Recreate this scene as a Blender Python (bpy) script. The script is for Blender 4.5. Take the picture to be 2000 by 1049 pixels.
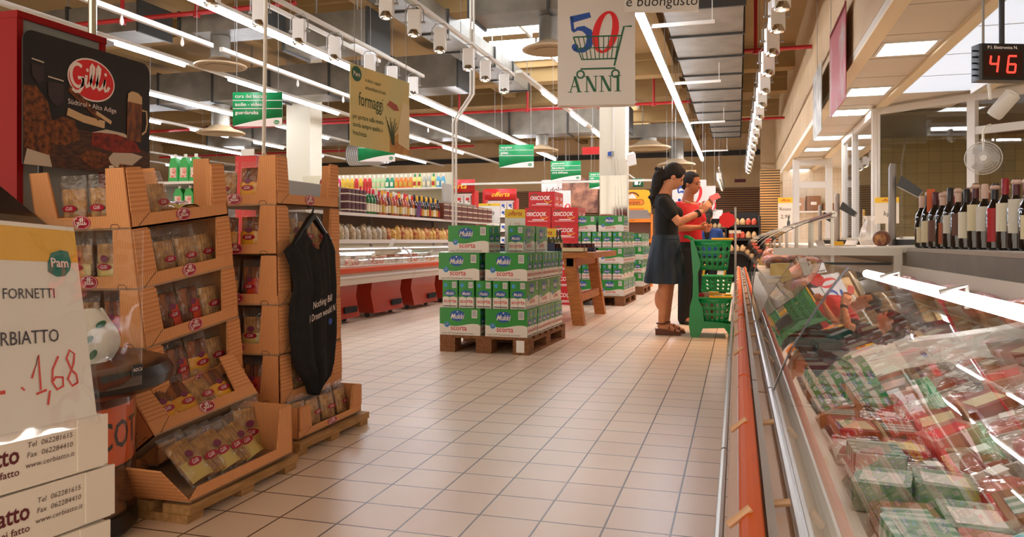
import bpy, bmesh, math, random
from mathutils import Matrix, Vector, Euler
random.seed(7)
for o in list(bpy.data.objects): bpy.data.objects.remove(o)
SC = bpy.context.scene; COL = SC.collection
PI = math.pi; R = math.radians
# ---------------------------------------------------------------- camera
cd = bpy.data.cameras.new('camera'); cam = bpy.data.objects.new('camera', cd); COL.objects.link(cam)
cam.location = (0, 0, .95); cam.rotation_euler = (R(90), 0, R(16.35))
cd.sensor_width = 36; cd.lens = 27; cd.shift_y = -54.5/2000; cd.clip_start = .02; cd.clip_end = 200
SC.camera = cam
# ---------------------------------------------------------------- world and exposure
W = bpy.data.worlds.new('world'); SC.world = W; W.use_nodes = True
W.node_tree.nodes['Background'].inputs[0].default_value = (1.0, .86, .70, 1)
W.node_tree.nodes['Background'].inputs[1].default_value = 1.1
SC.view_settings.view_transform = 'Standard'; SC.view_settings.look = 'None'
SC.view_settings.gamma = 1; SC.view_settings.use_curve_mapping = False
SC.view_settings.exposure = 0.95
TUBE = 26.0; PANEL = 6.0; SKYL = 4
# ---------------------------------------------------------------- materials
def lin(h):
    if isinstance(h, str):
        h = h.lstrip('#'); v = [int(h[i:i+2], 16)/255 for i in (0, 2, 4)]
        return tuple((c/12.92 if c <= .04045 else ((c+.055)/1.055)**2.4) for c in v) + (1,)
    return tuple(h[:3]) + (1,)
def nd(nt, t, **kw):
    n = nt.nodes.new(t)
    for k, v in kw.items(): setattr(n, k, v)
    return n
MATS = {}
def mat(name, col, rough=.5, metal=0, emit=0, col2=None, scale=20, bump=0, stretch=None, spec=.5, coat=0, alpha=None, detail=3, ramp=(.35, .65)):
    if name in MATS: return MATS[name]
    m = bpy.data.materials.new(name); m.use_nodes = True; nt = m.node_tree
    b = nt.nodes['Principled BSDF']; L = nt.links.new
    b.inputs['Base Color'].default_value = lin(col); b.inputs['Roughness'].default_value = rough
    b.inputs['Metallic'].default_value = metal; b.inputs['Specular IOR Level'].default_value = spec
    b.inputs['Coat Weight'].default_value = coat
    if alpha is not None: b.inputs['Alpha'].default_value = alpha
    if emit:
        b.inputs['Emission Color'].default_value = lin(col); b.inputs['Emission Strength'].default_value = emit
    if col2 is not None or bump:
        tc = nd(nt, 'ShaderNodeTexCoord'); mp = nd(nt, 'ShaderNodeMapping'); nz = nd(nt, 'ShaderNodeTexNoise')
        L(tc.outputs['Object'], mp.inputs[0]); L(mp.outputs[0], nz.inputs['Vector'])
        if stretch: mp.inputs['Scale'].default_value = stretch
        nz.inputs['Scale'].default_value = scale; nz.inputs['Detail'].default_value = detail
        if col2 is not None:
            rp = nd(nt, 'ShaderNodeValToRGB'); L(nz.outputs['Fac'], rp.inputs[0]); L(rp.outputs[0], b.inputs['Base Color'])
            rp.color_ramp.elements[0].position = ramp[0]; rp.color_ramp.elements[1].position = ramp[1]
            rp.color_ramp.elements[0].color = lin(col2); rp.color_ramp.elements[1].color = lin(col)
        if bump:
            bp = nd(nt, 'ShaderNodeBump'); bp.inputs['Strength'].default_value = bump; bp.inputs['Distance'].default_value = .01
            L(nz.outputs['Fac'], bp.inputs['Height']); L(bp.outputs[0], b.inputs['Normal'])
    MATS[name] = m; return m
def clear(name, tint=(1, 1, 1), rough=.03, base=.04, gain=.7, haze=0, bump=0, bscale=30):
    """thin clear sheet: mostly transparent, reflecting by angle"""
    if name in MATS: return MATS[name]
    m = bpy.data.materials.new(name); m.use_nodes = True; nt = m.node_tree; L = nt.links.new
    for n in list(nt.nodes): nt.nodes.remove(n)
    out = nd(nt, 'ShaderNodeOutputMaterial'); mx = nd(nt, 'ShaderNodeMixShader')
    tr = nd(nt, 'ShaderNodeBsdfTransparent'); gl = nd(nt, 'ShaderNodeBsdfGlossy')
    tr.inputs[0].default_value = lin(tint); gl.inputs['Roughness'].default_value = rough
    fr = nd(nt, 'ShaderNodeLayerWeight'); fr.inputs[0].default_value = .5
    pw = nd(nt, 'ShaderNodeMath', operation='POWER'); pw.inputs[1].default_value = 3.2
    ma = nd(nt, 'ShaderNodeMath', operation='MULTIPLY_ADD'); ma.inputs[1].default_value = gain; ma.inputs[2].default_value = base
    ma.use_clamp = True
    L(fr.outputs['Facing'], pw.inputs[0]); L(pw.outputs[0], ma.inputs[0]); L(ma.outputs[0], mx.inputs[0])
    L(tr.outputs[0], mx.inputs[1]); L(gl.outputs[0], mx.inputs[2])
    last = mx
    if haze:
        df = nd(nt, 'ShaderNodeBsdfDiffuse'); df.inputs[0].default_value = (.9, .9, .9, 1)
        m2 = nd(nt, 'ShaderNodeMixShader'); m2.inputs[0].default_value = haze
        L(mx.outputs[0], m2.inputs[1]); L(df.outputs[0], m2.inputs[2]); last = m2
    if bump:
        tc = nd(nt, 'ShaderNodeTexCoord'); nz = nd(nt, 'ShaderNodeTexNoise'); nz.inputs['Scale'].default_value = bscale
        bp = nd(nt, 'ShaderNodeBump'); bp.inputs['Strength'].default_value = bump; bp.inputs['Distance'].default_value = .02
        L(tc.outputs['Object'], nz.inputs['Vector']); L(nz.outputs['Fac'], bp.inputs['Height']); L(bp.outputs[0], gl.inputs['Normal'])
    L(last.outputs[0], out.inputs[0]); MATS[name] = m; return m
def stripes(name, c1, c2, axis='Z', period=.1, duty=.5, rough=.5, bump=0):
    """repeating bands along one axis of the object (slats, corrugation)"""
    if name in MATS: return MATS[name]
    m = bpy.data.materials.new(name); m.use_nodes = True; nt = m.node_tree; L = nt.links.new; b = nt.nodes['Principled BSDF']
    b.inputs['Roughness'].default_value = rough
    tc = nd(nt, 'ShaderNodeTexCoord'); sp = nd(nt, 'ShaderNodeSeparateXYZ'); L(tc.outputs['Object'], sp.inputs[0])
    dv = nd(nt, 'ShaderNodeMath', operation='DIVIDE'); dv.inputs[1].default_value = period; L(sp.outputs[axis], dv.inputs[0])
    fr = nd(nt, 'ShaderNodeMath', operation='FRACT'); L(dv.outputs[0], fr.inputs[0])
    rp = nd(nt, 'ShaderNodeValToRGB'); L(fr.outputs[0], rp.inputs[0])
    e = rp.color_ramp.elements; e[0].position = max(0, duty-.08); e[0].color = lin(c1); e[1].position = duty+.08; e[1].color = lin(c2)
    L(rp.outputs[0], b.inputs['Base Color'])
    if bump:
        bp = nd(nt, 'ShaderNodeBump'); bp.inputs['Strength'].default_value = bump; bp.inputs['Distance'].default_value = .004
        sn = nd(nt, 'ShaderNodeMath', operation='PINGPONG'); sn.inputs[1].default_value = .5; L(fr.outputs[0], sn.inputs[0])
        L(sn.outputs[0], bp.inputs['Height']); L(bp.outputs[0], b.inputs['Normal'])
    MATS[name] = m; return m
def tiles(name, c1, c2, grout, size, off=(0, 0), axes='XY', mortar=.02, rough=.3, tint=None):
    if name in MATS: return MATS[name]
    m = bpy.data.materials.new(name); m.use_nodes = True; nt = m.node_tree; L = nt.links.new; b = nt.nodes['Principled BSDF']
    tc = nd(nt, 'ShaderNodeTexCoord'); sp = nd(nt, 'ShaderNodeSeparateXYZ'); cb = nd(nt, 'ShaderNodeCombineXYZ'); mp = nd(nt, 'ShaderNodeMapping')
    L(tc.outputs['Object'], sp.inputs[0])
    L(sp.outputs[axes[0]], cb.inputs[0]); L(sp.outputs[axes[1]], cb.inputs[1]); L(cb.outputs[0], mp.inputs[0])
    mp.inputs['Location'].default_value = (-off[0]/size, -off[1]/size, 0); mp.inputs['Scale'].default_value = (1/size, 1/size, 1)
    bk = nd(nt, 'ShaderNodeTexBrick', offset=0, squash=1)
    L(mp.outputs[0], bk.inputs['Vector']); bk.inputs['Scale'].default_value = 1
    bk.inputs['Brick Width'].default_value = 1; bk.inputs['Row Height'].default_value = 1
    bk.inputs['Mortar Size'].default_value = mortar; bk.inputs['Mortar Smooth'].default_value = .1
    bk.inputs['Color1'].default_value = lin(c1); bk.inputs['Color2'].default_value = lin(c2); bk.inputs['Mortar'].default_value = lin(grout)
    nz = nd(nt, 'ShaderNodeTexNoise'); nz.inputs['Scale'].default_value = 1.3; L(tc.outputs['Object'], nz.inputs['Vector'])
    mx = nd(nt, 'ShaderNodeMix', data_type='RGBA', blend_type='MULTIPLY'); mx.inputs[0].default_value = .22
    L(bk.outputs['Color'], mx.inputs[6]); L(nz.outputs['Color'], mx.inputs[7])
    hs = nd(nt, 'ShaderNodeHueSaturation'); hs.inputs['Saturation'].default_value = 1
    L(bk.outputs['Color'], hs.inputs['Color']); L(hs.outputs[0], b.inputs['Base Color'])
    vr = nd(nt, 'ShaderNodeMapRange'); vr.inputs[3].default_value = .85; vr.inputs[4].default_value = 1.12
    L(nz.outputs['Fac'], vr.inputs[0]); L(vr.outputs[0], hs.inputs['Value'])
    b.inputs['Roughness'].default_value = rough
    bp = nd(nt, 'ShaderNodeBump', invert=True); bp.inputs['Strength'].default_value = .25; bp.inputs['Distance'].default_value = .003
    L(bk.outputs['Fac'], bp.inputs['Height']); L(bp.outputs[0], b.inputs['Normal'])
    MATS[name] = m; return m
# ---------------------------------------------------------------- mesh builder
TXT = {}
def text_geo(s, shear=0, bold=0, space=1):
    key = (s, shear, bold, space)
    if key in TXT: return TXT[key]
    cu = bpy.data.curves.new('t', 'FONT'); cu.body = s; cu.size = 1; cu.align_x = 'CENTER'; cu.align_y = 'CENTER'
    cu.shear = shear; cu.offset = bold; cu.resolution_u = 2; cu.fill_mode = 'FRONT'; cu.space_character = space
    ob = bpy.data.objects.new('t', cu); COL.objects.link(ob)
    dg = bpy.context.evaluated_depsgraph_get(); me = bpy.data.meshes.new_from_object(ob.evaluated_get(dg))
    vs = [(v.co.x, v.co.y) for v in me.vertices]; fs = [tuple(p.vertices) for p in me.polygons]
    bpy.data.objects.remove(ob); bpy.data.curves.remove(cu); bpy.data.meshes.remove(me)
    TXT[key] = (vs, fs); return TXT[key]
class MB:
    def __init__(s, m=None): s.v = []; s.f = []; s.k = []; s.mats = []; s.T = Matrix(); s.cur = 0; s.sm = []; s.smooth = True; (s.m(m) if m else None)
    def m(s, mt):
        if mt not in s.mats: s.mats.append(mt)
        s.cur = s.mats.index(mt); return s
    def at(s, loc=(0, 0, 0), rot=(0, 0, 0), sc=(1, 1, 1)):
        s.T = Matrix.LocRotScale(Vector(loc), Euler(rot), Vector(sc)); return s
    def add(s, vs, fs):
        n = len(s.v); T = s.T; s.v += [tuple(T @ Vector(p)) for p in vs]
        for f in fs: s.f.append(tuple(i+n for i in f)); s.k.append(s.cur); s.sm.append(s.smooth)
        return s
    def box(s, x0, x1, y0, y1, z0, z1):
        return s.add([(x0, y0, z0), (x1, y0, z0), (x1, y1, z0), (x0, y1, z0), (x0, y0, z1), (x1, y0, z1), (x1, y1, z1), (x0, y1, z1)],
                     [(0, 3, 2, 1), (4, 5, 6, 7), (0, 1, 5, 4), (1, 2, 6, 5), (2, 3, 7, 6), (3, 0, 4, 7)])
    def cbox(s, c, d):
        return s.box(c[0]-d[0]/2, c[0]+d[0]/2, c[1]-d[1]/2, c[1]+d[1]/2, c[2]-d[2]/2, c[2]+d[2]/2)
    def rbox(s, x0, x1, y0, y1, z0, z1, r=.01, n=3):
        """box with rounded vertical edges"""
        P = []
        for cx, cy, a in ((x1-r, y1-r, 0), (x0+r, y1-r, 90), (x0+r, y0+r, 180), (x1-r, y0+r, 270)):
            for i in range(n+1): t = R(a+90*i/n); P.append((cx+r*math.cos(t), cy+r*math.sin(t)))
        return s.prism(P, z0, z1)
    def prism(s, P, z0, z1, ax='Z'):
        """extrude polygon P; ax 'Z': P in xy; 'Y': P in xz extruded along y; 'X': P in yz extruded along x"""
        n = len(P); area = sum(P[i][0]*P[(i+1) % n][1]-P[(i+1) % n][0]*P[i][1] for i in range(n))
        if (area < 0) != (ax == 'Y'): P = P[::-1]
        f3 = {'Z': lambda p, z: (p[0], p[1], z), 'Y': lambda p, z: (p[0], z, p[1]), 'X': lambda p, z: (z, p[0], p[1])}[ax]
        vs = [f3(p, z0) for p in P]+[f3(p, z1) for p in P]
        return s.add(vs, [tuple(range(n))[::-1], tuple(range(n, 2*n))]+[(i, (i+1) % n, n+(i+1) % n, n+i) for i in range(n)])
    def poly(s, P): return s.add(P, [tuple(range(len(P)))])
    def quad(s, a, b, c, d): return s.add([a, b, c, d], [(0, 1, 2, 3)])
    def tube(s, pts, r, n=8, cap=True, closed=False):
        pts = [Vector(p) for p in pts]; N = len(pts); rr = r if isinstance(r, (list, tuple)) else [r]*N
        vs = []; up = None
        for i, p in enumerate(pts):
            if closed: d = pts[(i+1) % N]-pts[i-1]
            else: d = pts[min(i+1, N-1)]-pts[max(i-1, 0)]
            d.normalize()
            if up is None: up = Vector((0, 0, 1)) if abs(d.z) < .9 else Vector((1, 0, 0))
            a = d.cross(up)
            if a.length < 1e-5: a = d.cross(Vector((.3, 1, .2)))
            a.normalize(); b = a.cross(d); b.normalize(); up = b
            for j in range(n): t = 2*PI*j/n; vs.append(tuple(p+(a*math.cos(t)+b*math.sin(t))*rr[i]))
        fs = []
        for i in range(N if closed else N-1):
            for j in range(n):
                i2 = (i+1) % N; fs.append((i*n+j, i*n+(j+1) % n, i2*n+(j+1) % n, i2*n+j)[::-1])
        if cap and not closed: fs += [tuple(range(n)), tuple(range((N-1)*n, N*n))[::-1]]
        return s.add(vs, fs)
    def cyl(s, a, b, r, n=16): return s.tube([a, b], r, n)
    def lathe(s, prof, n=20, cap=True, c=(0, 0), sx=1, sy=1):
        vs = [(c[0]+sx*r*math.cos(2*PI*j/n), c[1]+sy*r*math.sin(2*PI*j/n), z) for r, z in prof for j in range(n)]; N = len(prof)
        fs = [(i*n+j, i*n+(j+1) % n, (i+1)*n+(j+1) % n, (i+1)*n+j) for i in range(N-1) for j in range(n)]
        if cap: fs += [tuple(range(n))[::-1], tuple(range((N-1)*n, N*n))]
        return s.add(vs, fs)
    def ball(s, c, r, n=12, k=8):
        rx, ry, rz = r if isinstance(r, (tuple, list)) else (r, r, r)
        vs = [(c[0], c[1], c[2]-rz)]
        for i in range(1, k):
            t = PI*i/k-PI/2
            vs += [(c[0]+rx*math.cos(t)*math.cos(2*PI*j/n), c[1]+ry*math.cos(t)*math.sin(2*PI*j/n), c[2]+rz*math.sin(t)) for j in range(n)]
        vs.append((c[0], c[1], c[2]+rz)); N = len(vs)
        fs = [(0, 1+(j+1) % n, 1+j) for j in range(n)]
        for i in range(k-2):
            for j in range(n): a = 1+i*n; fs.append((a+j, a+(j+1) % n, a+n+(j+1) % n, a+n+j))
        a = 1+(k-2)*n; fs += [(a+j, a+(j+1) % n, N-1) for j in range(n)]
        return s.add(vs, fs)
    def ring(s, c, R0, r, n=24, k=6, ax='Z'):
        f3 = {'Z': lambda t: (c[0]+R0*math.cos(t), c[1]+R0*math.sin(t), c[2]), 'Y': lambda t: (c[0]+R0*math.cos(t), c[1], c[2]+R0*math.sin(t)),
              'X': lambda t: (c[0], c[1]+R0*math.cos(t), c[2]+R0*math.sin(t))}[ax]
        return s.tube([f3(2*PI*i/n) for i in range(n)], r, k, closed=True)
    # ---- flat artwork: drawn on the local XZ plane looking from -Y (x right, z up), y = offset
    def art(s, P, y=-.001): return s.add([(p[0], y, p[1]) for p in P], [tuple(range(len(P)))])
    def oval(s, cx, cz, rx, rz, y=-.001, n=28): return s.art([(cx+rx*math.cos(2*PI*i/n), cz+rz*math.sin(2*PI*i/n)) for i in range(n)], y)
    def rect(s, x0, x1, z0, z1, y=-.001): return s.art([(x0, z0), (x1, z0), (x1, z1), (x0, z1)], y)
    def rrect(s, x0, x1, z0, z1, r, y=-.001, n=5):
        P = []
        for cx, cz, a in ((x1-r, z1-r, 0), (x0+r, z1-r, 90), (x0+r, z0+r, 180), (x1-r, z0+r, 270)):
            for i in range(n+1): t = R(a+90*i/n); P.append((cx+r*math.cos(t), cz+r*math.sin(t)))
        return s.art(P, y)
    def ribbon(s, pts, w, y=-.001, closed=False):
        N = len(pts); ww = w if isinstance(w, (list, tuple)) else [w]*N; L_ = []; R_ = []
        for i in range(N):
            a = pts[(i-1) % N] if closed else pts[max(i-1, 0)]; b = pts[(i+1) % N] if closed else pts[min(i+1, N-1)]
            dx, dz = b[0]-a[0], b[1]-a[1]; l = math.hypot(dx, dz) or 1; nx, nz = -dz/l*ww[i]/2, dx/l*ww[i]/2
            L_.append((pts[i][0]+nx, y, pts[i][1]+nz)); R_.append((pts[i][0]-nx, y, pts[i][1]-nz))
        fs = [(i, N+i, N+(i+1) % N, (i+1) % N) for i in range(N if closed else N-1)]
        return s.add(L_+R_, fs)
    def text(s, t, x, z, size, y=-.001, shear=0, bold=0, sx=1, align='C', rot=0, space=1):
        vs, fs = text_geo(t, shear, bold, space)
        if not vs: return s
        x0 = min(v[0] for v in vs); x1 = max(v[0] for v in vs)
        dx = {'C': -(x0+x1)/2, 'L': -x0, 'R': -x1}[align]; c, sn = math.cos(rot), math.sin(rot); out = []
        for v in vs: a, b = (v[0]+dx)*size*sx, v[1]*size; out.append((x+a*c-b*sn, y, z+a*sn+b*c))
        return s.add(out, fs)
    def mesh(s, name, ang=35):
        me = bpy.data.meshes.new(name); me.from_pydata(s.v, [], s.f)
        for m_ in s.mats: me.materials.append(m_)
        me.polygons.foreach_set('material_index', s.k)
        me.polygons.foreach_set('use_smooth', s.sm); me.update()
        if ang: me.set_sharp_from_angle(angle=R(ang))
        return me
    def build(s, name, parent=None, loc=(0, 0, 0), rot=(0, 0, 0), ang=35):
        o = bpy.data.objects.new(name, s.mesh(name, ang)); COL.objects.link(o)
        o.location = loc; o.rotation_euler = rot
        if parent is not None: o.parent = parent
        return o
def tag(o, label, cat, group=None, kind=None):
    o['label'] = label; o['category'] = cat
    if group: o['group'] = group
    if kind: o['kind'] = kind
    return o
def thing(name, label, cat, loc=(0, 0, 0), rot=(0, 0, 0), group=None):
    o = bpy.data.objects.new(name, None); COL.objects.link(o); o.empty_display_size = .1
    o.location = loc; o.rotation_euler = rot; return tag(o, label, cat, group)
def struct(o): o['kind'] = 'structure'; return o
KIDS = {}
def dup(o, loc=None, rot=None, label=None, group=None, parent=None, scale=None):
    c = o.copy(); COL.objects.link(c)
    if parent is not None: c.parent = parent; c.matrix_parent_inverse = o.matrix_parent_inverse.copy()
    if loc is not None: c.location = loc
    if rot is not None: c.rotation_euler = rot
    if scale is not None: c.scale = scale
    if label: c['label'] = label
    if group: c['group'] = group
    for ch in kids(o): dup(ch, parent=c)
    return c
def kids(o):
    return [x for x in (KIDS[o.name] if o.name in KIDS else o.children)]
ORD = ['first', 'second', 'third', 'fourth', 'fifth', 'sixth', 'seventh', 'eighth', 'ninth', 'tenth', 'eleventh', 'twelfth', 'thirteenth', 'fourteenth',
       'fifteenth', 'sixteenth', 'seventeenth', 'eighteenth', 'nineteenth', 'twentieth', 'twenty-first', 'twenty-second', 'twenty-third', 'twenty-fourth',
       'twenty-fifth', 'twenty-sixth', 'twenty-seventh', 'twenty-eighth', 'twenty-ninth', 'thirtieth', 'thirty-first', 'thirty-second', 'thirty-third',
       'thirty-fourth', 'thirty-fifth', 'thirty-sixth', 'thirty-seventh', 'thirty-eighth', 'thirty-ninth', 'fortieth']
def rnd(a, b): return random.uniform(a, b)
# ---------------------------------------------------------------- shared materials
M_white = mat('white_paint', '#e4dccf', .45); M_wmetal = mat('white_metal', '#d9d4ca', .35)
M_paper = mat('white_paper', '#e9e4dc', .6); M_black = mat('black_plastic', '#0e0e10', .3); M_dark = mat('dark_void', '#14110e', .9)
M_steel = mat('brushed_steel', '#b9b4aa', .32, 1); M_zinc = mat('galvanised_zinc', '#7f776a', .42, .35, col2='#6b6559', scale=3)
M_zdark = mat('duct_flange', '#3c3a36', .5, .4)
M_red = mat('red_paint', '#c01512', .4); M_pipe = mat('sprinkler_red', '#a4181a', .4)
M_green = mat('sign_green', '#0c8a4c', .4); M_dgreen = mat('dark_green', '#0b5a3a', .4); M_yellow = mat('yellow_print', '#f2b41e', .5)
M_orange = mat('orange_print', '#e8631a', .45); M_blue = mat('blue_print', '#17489c', .5); M_redp = mat('red_print', '#d8181f', .5)
M_grey = mat('grey_paint', '#8e8a84', .5); M_ink = mat('dark_ink', '#1d1a1c', .6); M_cream = mat('cream_paint', '#d8c6a4', .6)
M_tube = mat('tube_glow', (.86, .90, 1.0), emit=TUBE); M_panel = mat('panel_glow', (.93, .98, 1.0), emit=PANEL); M_sky = mat('skylight_glow', (.86, .93, 1.0), emit=SKYL)
M_wood = mat('pine_wood', '#b9712f', .55, col2='#9a5a22', scale=9, stretch=(1, 1, 6)); M_pal = mat('pallet_wood', '#8a5a34', .8, col2='#6d4425', scale=7, stretch=(8, 1, 8))
M_glass = clear('clear_glass', base=.05, gain=.8, rough=.02)
# ---------------------------------------------------------------- floor and shell
M_floor = tiles('floor_tiles', '#ecd4ba', '#e6ccb2', '#5a4436', .2165, (-.207, 2.522), mortar=.017, rough=.32)
b = MB(M_floor); b.box(-24, 5, -4, 33, -.1, 0); struct(b.build('floor'))
M_wall = mat('beige_wall', '#b99c76', .7, col2='#b09269', scale=1.5); M_slat = stripes('slatted_wood', '#2b1608', '#9a6a36', 'Z', .085, .42)
M_roof = mat('roof_beige', '#96784a', .8, col2='#8b6e42', scale=.6)
M_wall_lifted = mat('beige_wall_brightened', '#dab98a', .7, col2='#d0b080', scale=1.5)  # lighter copy of the wall beige, extra brightness put into the colour
b = MB(M_wall_lifted); b.box(-24, 1.2, 31, 31.2, 3.0, 5.4); b.m(M_slat); b.box(-24, 1.2, 30.97, 31.2, 1.0, 3.0); b.m(M_wall); b.box(-24, 1.2, 31, 31.2, 0, 1.0); b.m(M_zdark); b.box(-24, 1.2, 30.9, 31, 4.25, 4.45)
struct(b.build('wall_far'))
b = MB(M_wall); b.box(-24.2, -24, -4, 31.2, 0, 5.4); struct(b.build('wall_left'))
b = MB(M_wall); b.box(1.2, 1.5, -4, 31.2, 2.985, 5.4); b.box(1.2, 1.5, 27, 31.2, 0, 2.9); struct(b.build('wall_right'))
# roof slab with skylight openings between X -5 and -3
b = MB(M_roof); b.box(-24, -5.1, -4, 31.2, 5.2, 5.35); b.box(-3.0, 1.5, -4, 31.2, 5.2, 5.35)
SKY = [(9.2, 10.8), (13.2, 15.2), (15.6, 17.5), (18.2, 19.8), (23, 25), (26.5, 28)]
y = -4
for a, c_ in SKY+[(31.2, 31.2)]: b.box(-5.1, -3.0, y, a, 5.2, 5.35); y = c_
struct(b.build('ceiling'))
for i, (a, c_) in enumerate(SKY):
    r = thing('skylight', 'bright roof skylight strip, %s from the front, above the ducts' % ORD[i], 'skylight', (-4.05, (a+c_)/2, 5.205), group='roof skylights')
    q = MB(M_sky); q.box(-1.1, 1.1, (a-c_)/2, (c_-a)/2, .0, .04); q.build('pane', r)
    for xx in (-1.1, -.03, 1.04): MB(M_wmetal).box(xx, xx+.06, (a-c_)/2, (c_-a)/2, -.1, -.001).build('frame_bar', r)
for i, yy in enumerate((5.2, 8.0, 11.9, 17.65, 20.4, 24.4, 27.8)):
    q = MB(M_roof); q.box(-24, 1.2, yy, yy+.42, 4.72, 5.2); q.box(-24, 1.2, yy-.1, yy+.52, 5.05, 5.2)
    struct(q.build('trim_%d' % (i+1)))
for i, xx in enumerate((-6.0, -9.3, -12.6, -15.9, -1.5)):
    q = MB(M_roof); q.box(xx-.14, xx+.14, -2, 31, 4.9, 5.2); struct(q.build('trim_%d' % (i+11)))
# columns
M_colm = mat('column_cream', '#d5cdb8', .6)
def column(name, x, y, w, d, top=5.2):
    q = MB(M_colm); q.box(x-w/2, x+w/2, y, y+d, 0, top); return q
q = column('c', -2.03, 12.95, .44, .44)
q.m(M_wmetal); q.box(-2.02, -2.0, 12.93, 12.95, 1.9, 3.4)
struct(q.build('trim_21'))
struct(column('c', -9.4, 15.1, .6, .5).build('trim_22'))
M_mir = mat('mirror', '#b8b4ac', .06, 1)
o = MB(M_mir).box(-2.23, -1.77, 12.915, 12.945, .3, 2.05).build('mirror_panel'); tag(o, 'tall mirror panel on the front of the cream column above the milk stacks', 'mirror')
# pilaster and slatted pier at the end of the right wall
q = MB(M_wall); q.box(.75, 1.2, 27.0, 27.5, 0, 5.2); struct(q.build('trim_24'))
# soffit over the counter
M_sof = mat('soffit_panel', '#c9bfae', .6, col2='#c2b7a5', scale=.8); M_sofd = mat('soffit_joint', '#a3967f', .7)
q = MB(M_sof); q.box(1.2, 6, -4, 27, 2.9, 2.98)
q.m(M_cream); q.box(1.2, 1.34, -4, 27, 2.875, 2.9); q.box(1.93, 2.05, -4, 27, 2.86, 2.9); q.box(3.0, 3.1, -4, 11.4, 2.86, 2.9)
q.m(M_sofd)
for yy in range(-2, 27): q.box(1.34, 1.93, yy*1.0, yy+.012, 2.897, 2.9)
struct(q.build('trim_31'))
yl = [3.4, 6.0, 8.56, 10.9, 12.6, 15.6, 17.5, 20.4, 22.5, 24.5]
for i, yy in enumerate(yl):
    r = thing('recessed_light', 'square recessed light panel in the soffit over the counter, %s from the front' % ORD[i], 'ceiling light', (1.63, yy, 2.9), group='square lights in the counter soffit')
    MB(M_panel).box(-.23, .23, -.27, .27, -.012, -.004).build('diffuser', r)
    q = MB(M_wmetal); q.box(-.26, .26, -.3, -.27, -.016, -.0); q.box(-.26, .26, .27, .3, -.016, -.0); q.box(-.26, -.23, -.27, .27, -.016, -.0); q.box(.23, .26, -.27, .27, -.016, -.0); q.build('frame', r)
r = thing('luminous_ceiling', 'large backlit milky ceiling panel above the wine bottles', 'ceiling light', (2.53, 8.6, 2.9))
M_lum = mat('milky_glow', (.72, .84, 1.0), emit=.33)
MB(M_lum).box(-.45, .45, -1.9, 2.5, -.02, -.005).build('diffuser', r)
q = MB(M_sofd)
for yy in (-.8, .3, 1.4): q.box(-.45, .45, yy, yy+.01, -.024, -.02)
q.build('joint', r)
# rear room behind glass
M_ytile = tiles('yellow_wall_tiles', '#857345', '#7d6c42', '#5d5030', .2, (0, 0), 'XZ', mortar=.02, rough=.3)
M_ctile = tiles('cream_wall_tiles', '#dccab0', '#d6c4aa', '#b49c80', .2, (0, 0), 'XZ', mortar=.015, rough=.3)
q = MB(M_ytile); q.box(2.0, 6, 15.8, 16.0, 0, 2.9); struct(q.build('wall_back'))
q = MB(mat('rear_room_darkening', '#4f4630', .8)); q.box(2.1, 5.4, 12.6, 15.7, 2.86, 2.895); q.box(3.0, 5.4, 11.5, 12.6, 2.86, 2.895); struct(q.build('ceiling_dark_sheet'))  # dark sheet added under the soffit to make the rear room darker
q = MB(M_cream); q.box(5.5, 5.7, -4, 15.8, 0, 2.9); struct(q.build('wall_service'))
M_post = mat('partition_white', '#d3cec6', .4)
def glazed(name, a, c_, z0, z1, posts, rails, frame=.09, top=True):
    """glass partition from a to c_ (xy points); posts at fractions; rails at heights"""
    ax, ay = a; bx, by = c_; L_ = math.hypot(bx-ax, by-ay); ang = math.atan2(by-ay, bx-ax)
    r = bpy.data.objects.new(name, None); COL.objects.link(r); r.location = (ax, ay, 0); r.rotation_euler = (0, 0, ang); struct(r)
    q = MB(M_post)
    for t in posts: q.box(t*L_-frame/2, t*L_+frame/2, -frame/2, frame/2, z0, z1)
    for zz in rails: q.box(0, L_, -frame*.4, frame*.4, zz-frame/2, zz+frame/2)
    q.build('frame', r)
    MB(M_glass).box(0, L_, -.004, .004, z0, z1).build('pane', r); return r
glazed('window_1', (1.93, 12.2), (2.95, 11.32), .9, 2.86, (0, 1), (.95, 2.82))
glazed('window_2', (2.95, 11.32), (4.6, 9.9), .9, 2.86, (0, .34, 1), (2.38, 2.82), .1)
glazed('window_3', (1.93, 12.2), (1.95, 15.7), .0, 2.86, (0, .6, 1), (.95, 2.82), .1)
glazed('door_1', (1.3, 19.2), (2.1, 19.2), 0, 2.86, (.03, .93), (.05, 2.25, 2.78), .14)
q = MB(M_ctile); q.box(1.2, 3.5, 22.3, 22.5, 0, 2.9); struct(q.build('wall_store'))
# ---------------------------------------------------------------- ceiling services
def strip(x, z, segs, ybeg, yend, label, w=.055):
    r = thing('fluorescent_fixture', label, 'ceiling light', (x, ybeg, z), group='fluorescent tube lines')
    q = MB(M_wmetal); q.box(-.05, .05, 0, yend-ybeg, .03, .075); q.build('housing', r)
    for a, c_ in segs: MB(M_tube).tube([(0, a-ybeg+.01, 0), (0, c_-ybeg-.01, 0)], w/2, 8).build('tube', r)
    y = ybeg+.5
    while y < yend: q = MB(M_grey); q.cyl((0, y-ybeg, .075), (0, y-ybeg, 1.59), .006, 5); q.build('suspension_wire', r); y += 3
    return r
def cont(a, c_, l=1.5):
    n = max(1, round((c_-a)/l)); return [(a+(c_-a)*i/n, a+(c_-a)*(i+1)/n) for i in range(n)]
strip(-1.1, 3.6, cont(8.8, 25.9), 8.8, 25.9, 'long bright tube line right of the hanging anniversary sign', .1)
strip(-5.72, 3.6, cont(2.5, 24.5), 2.5, 24.5, 'long continuous tube line running behind the cheese banner', .08)
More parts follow.
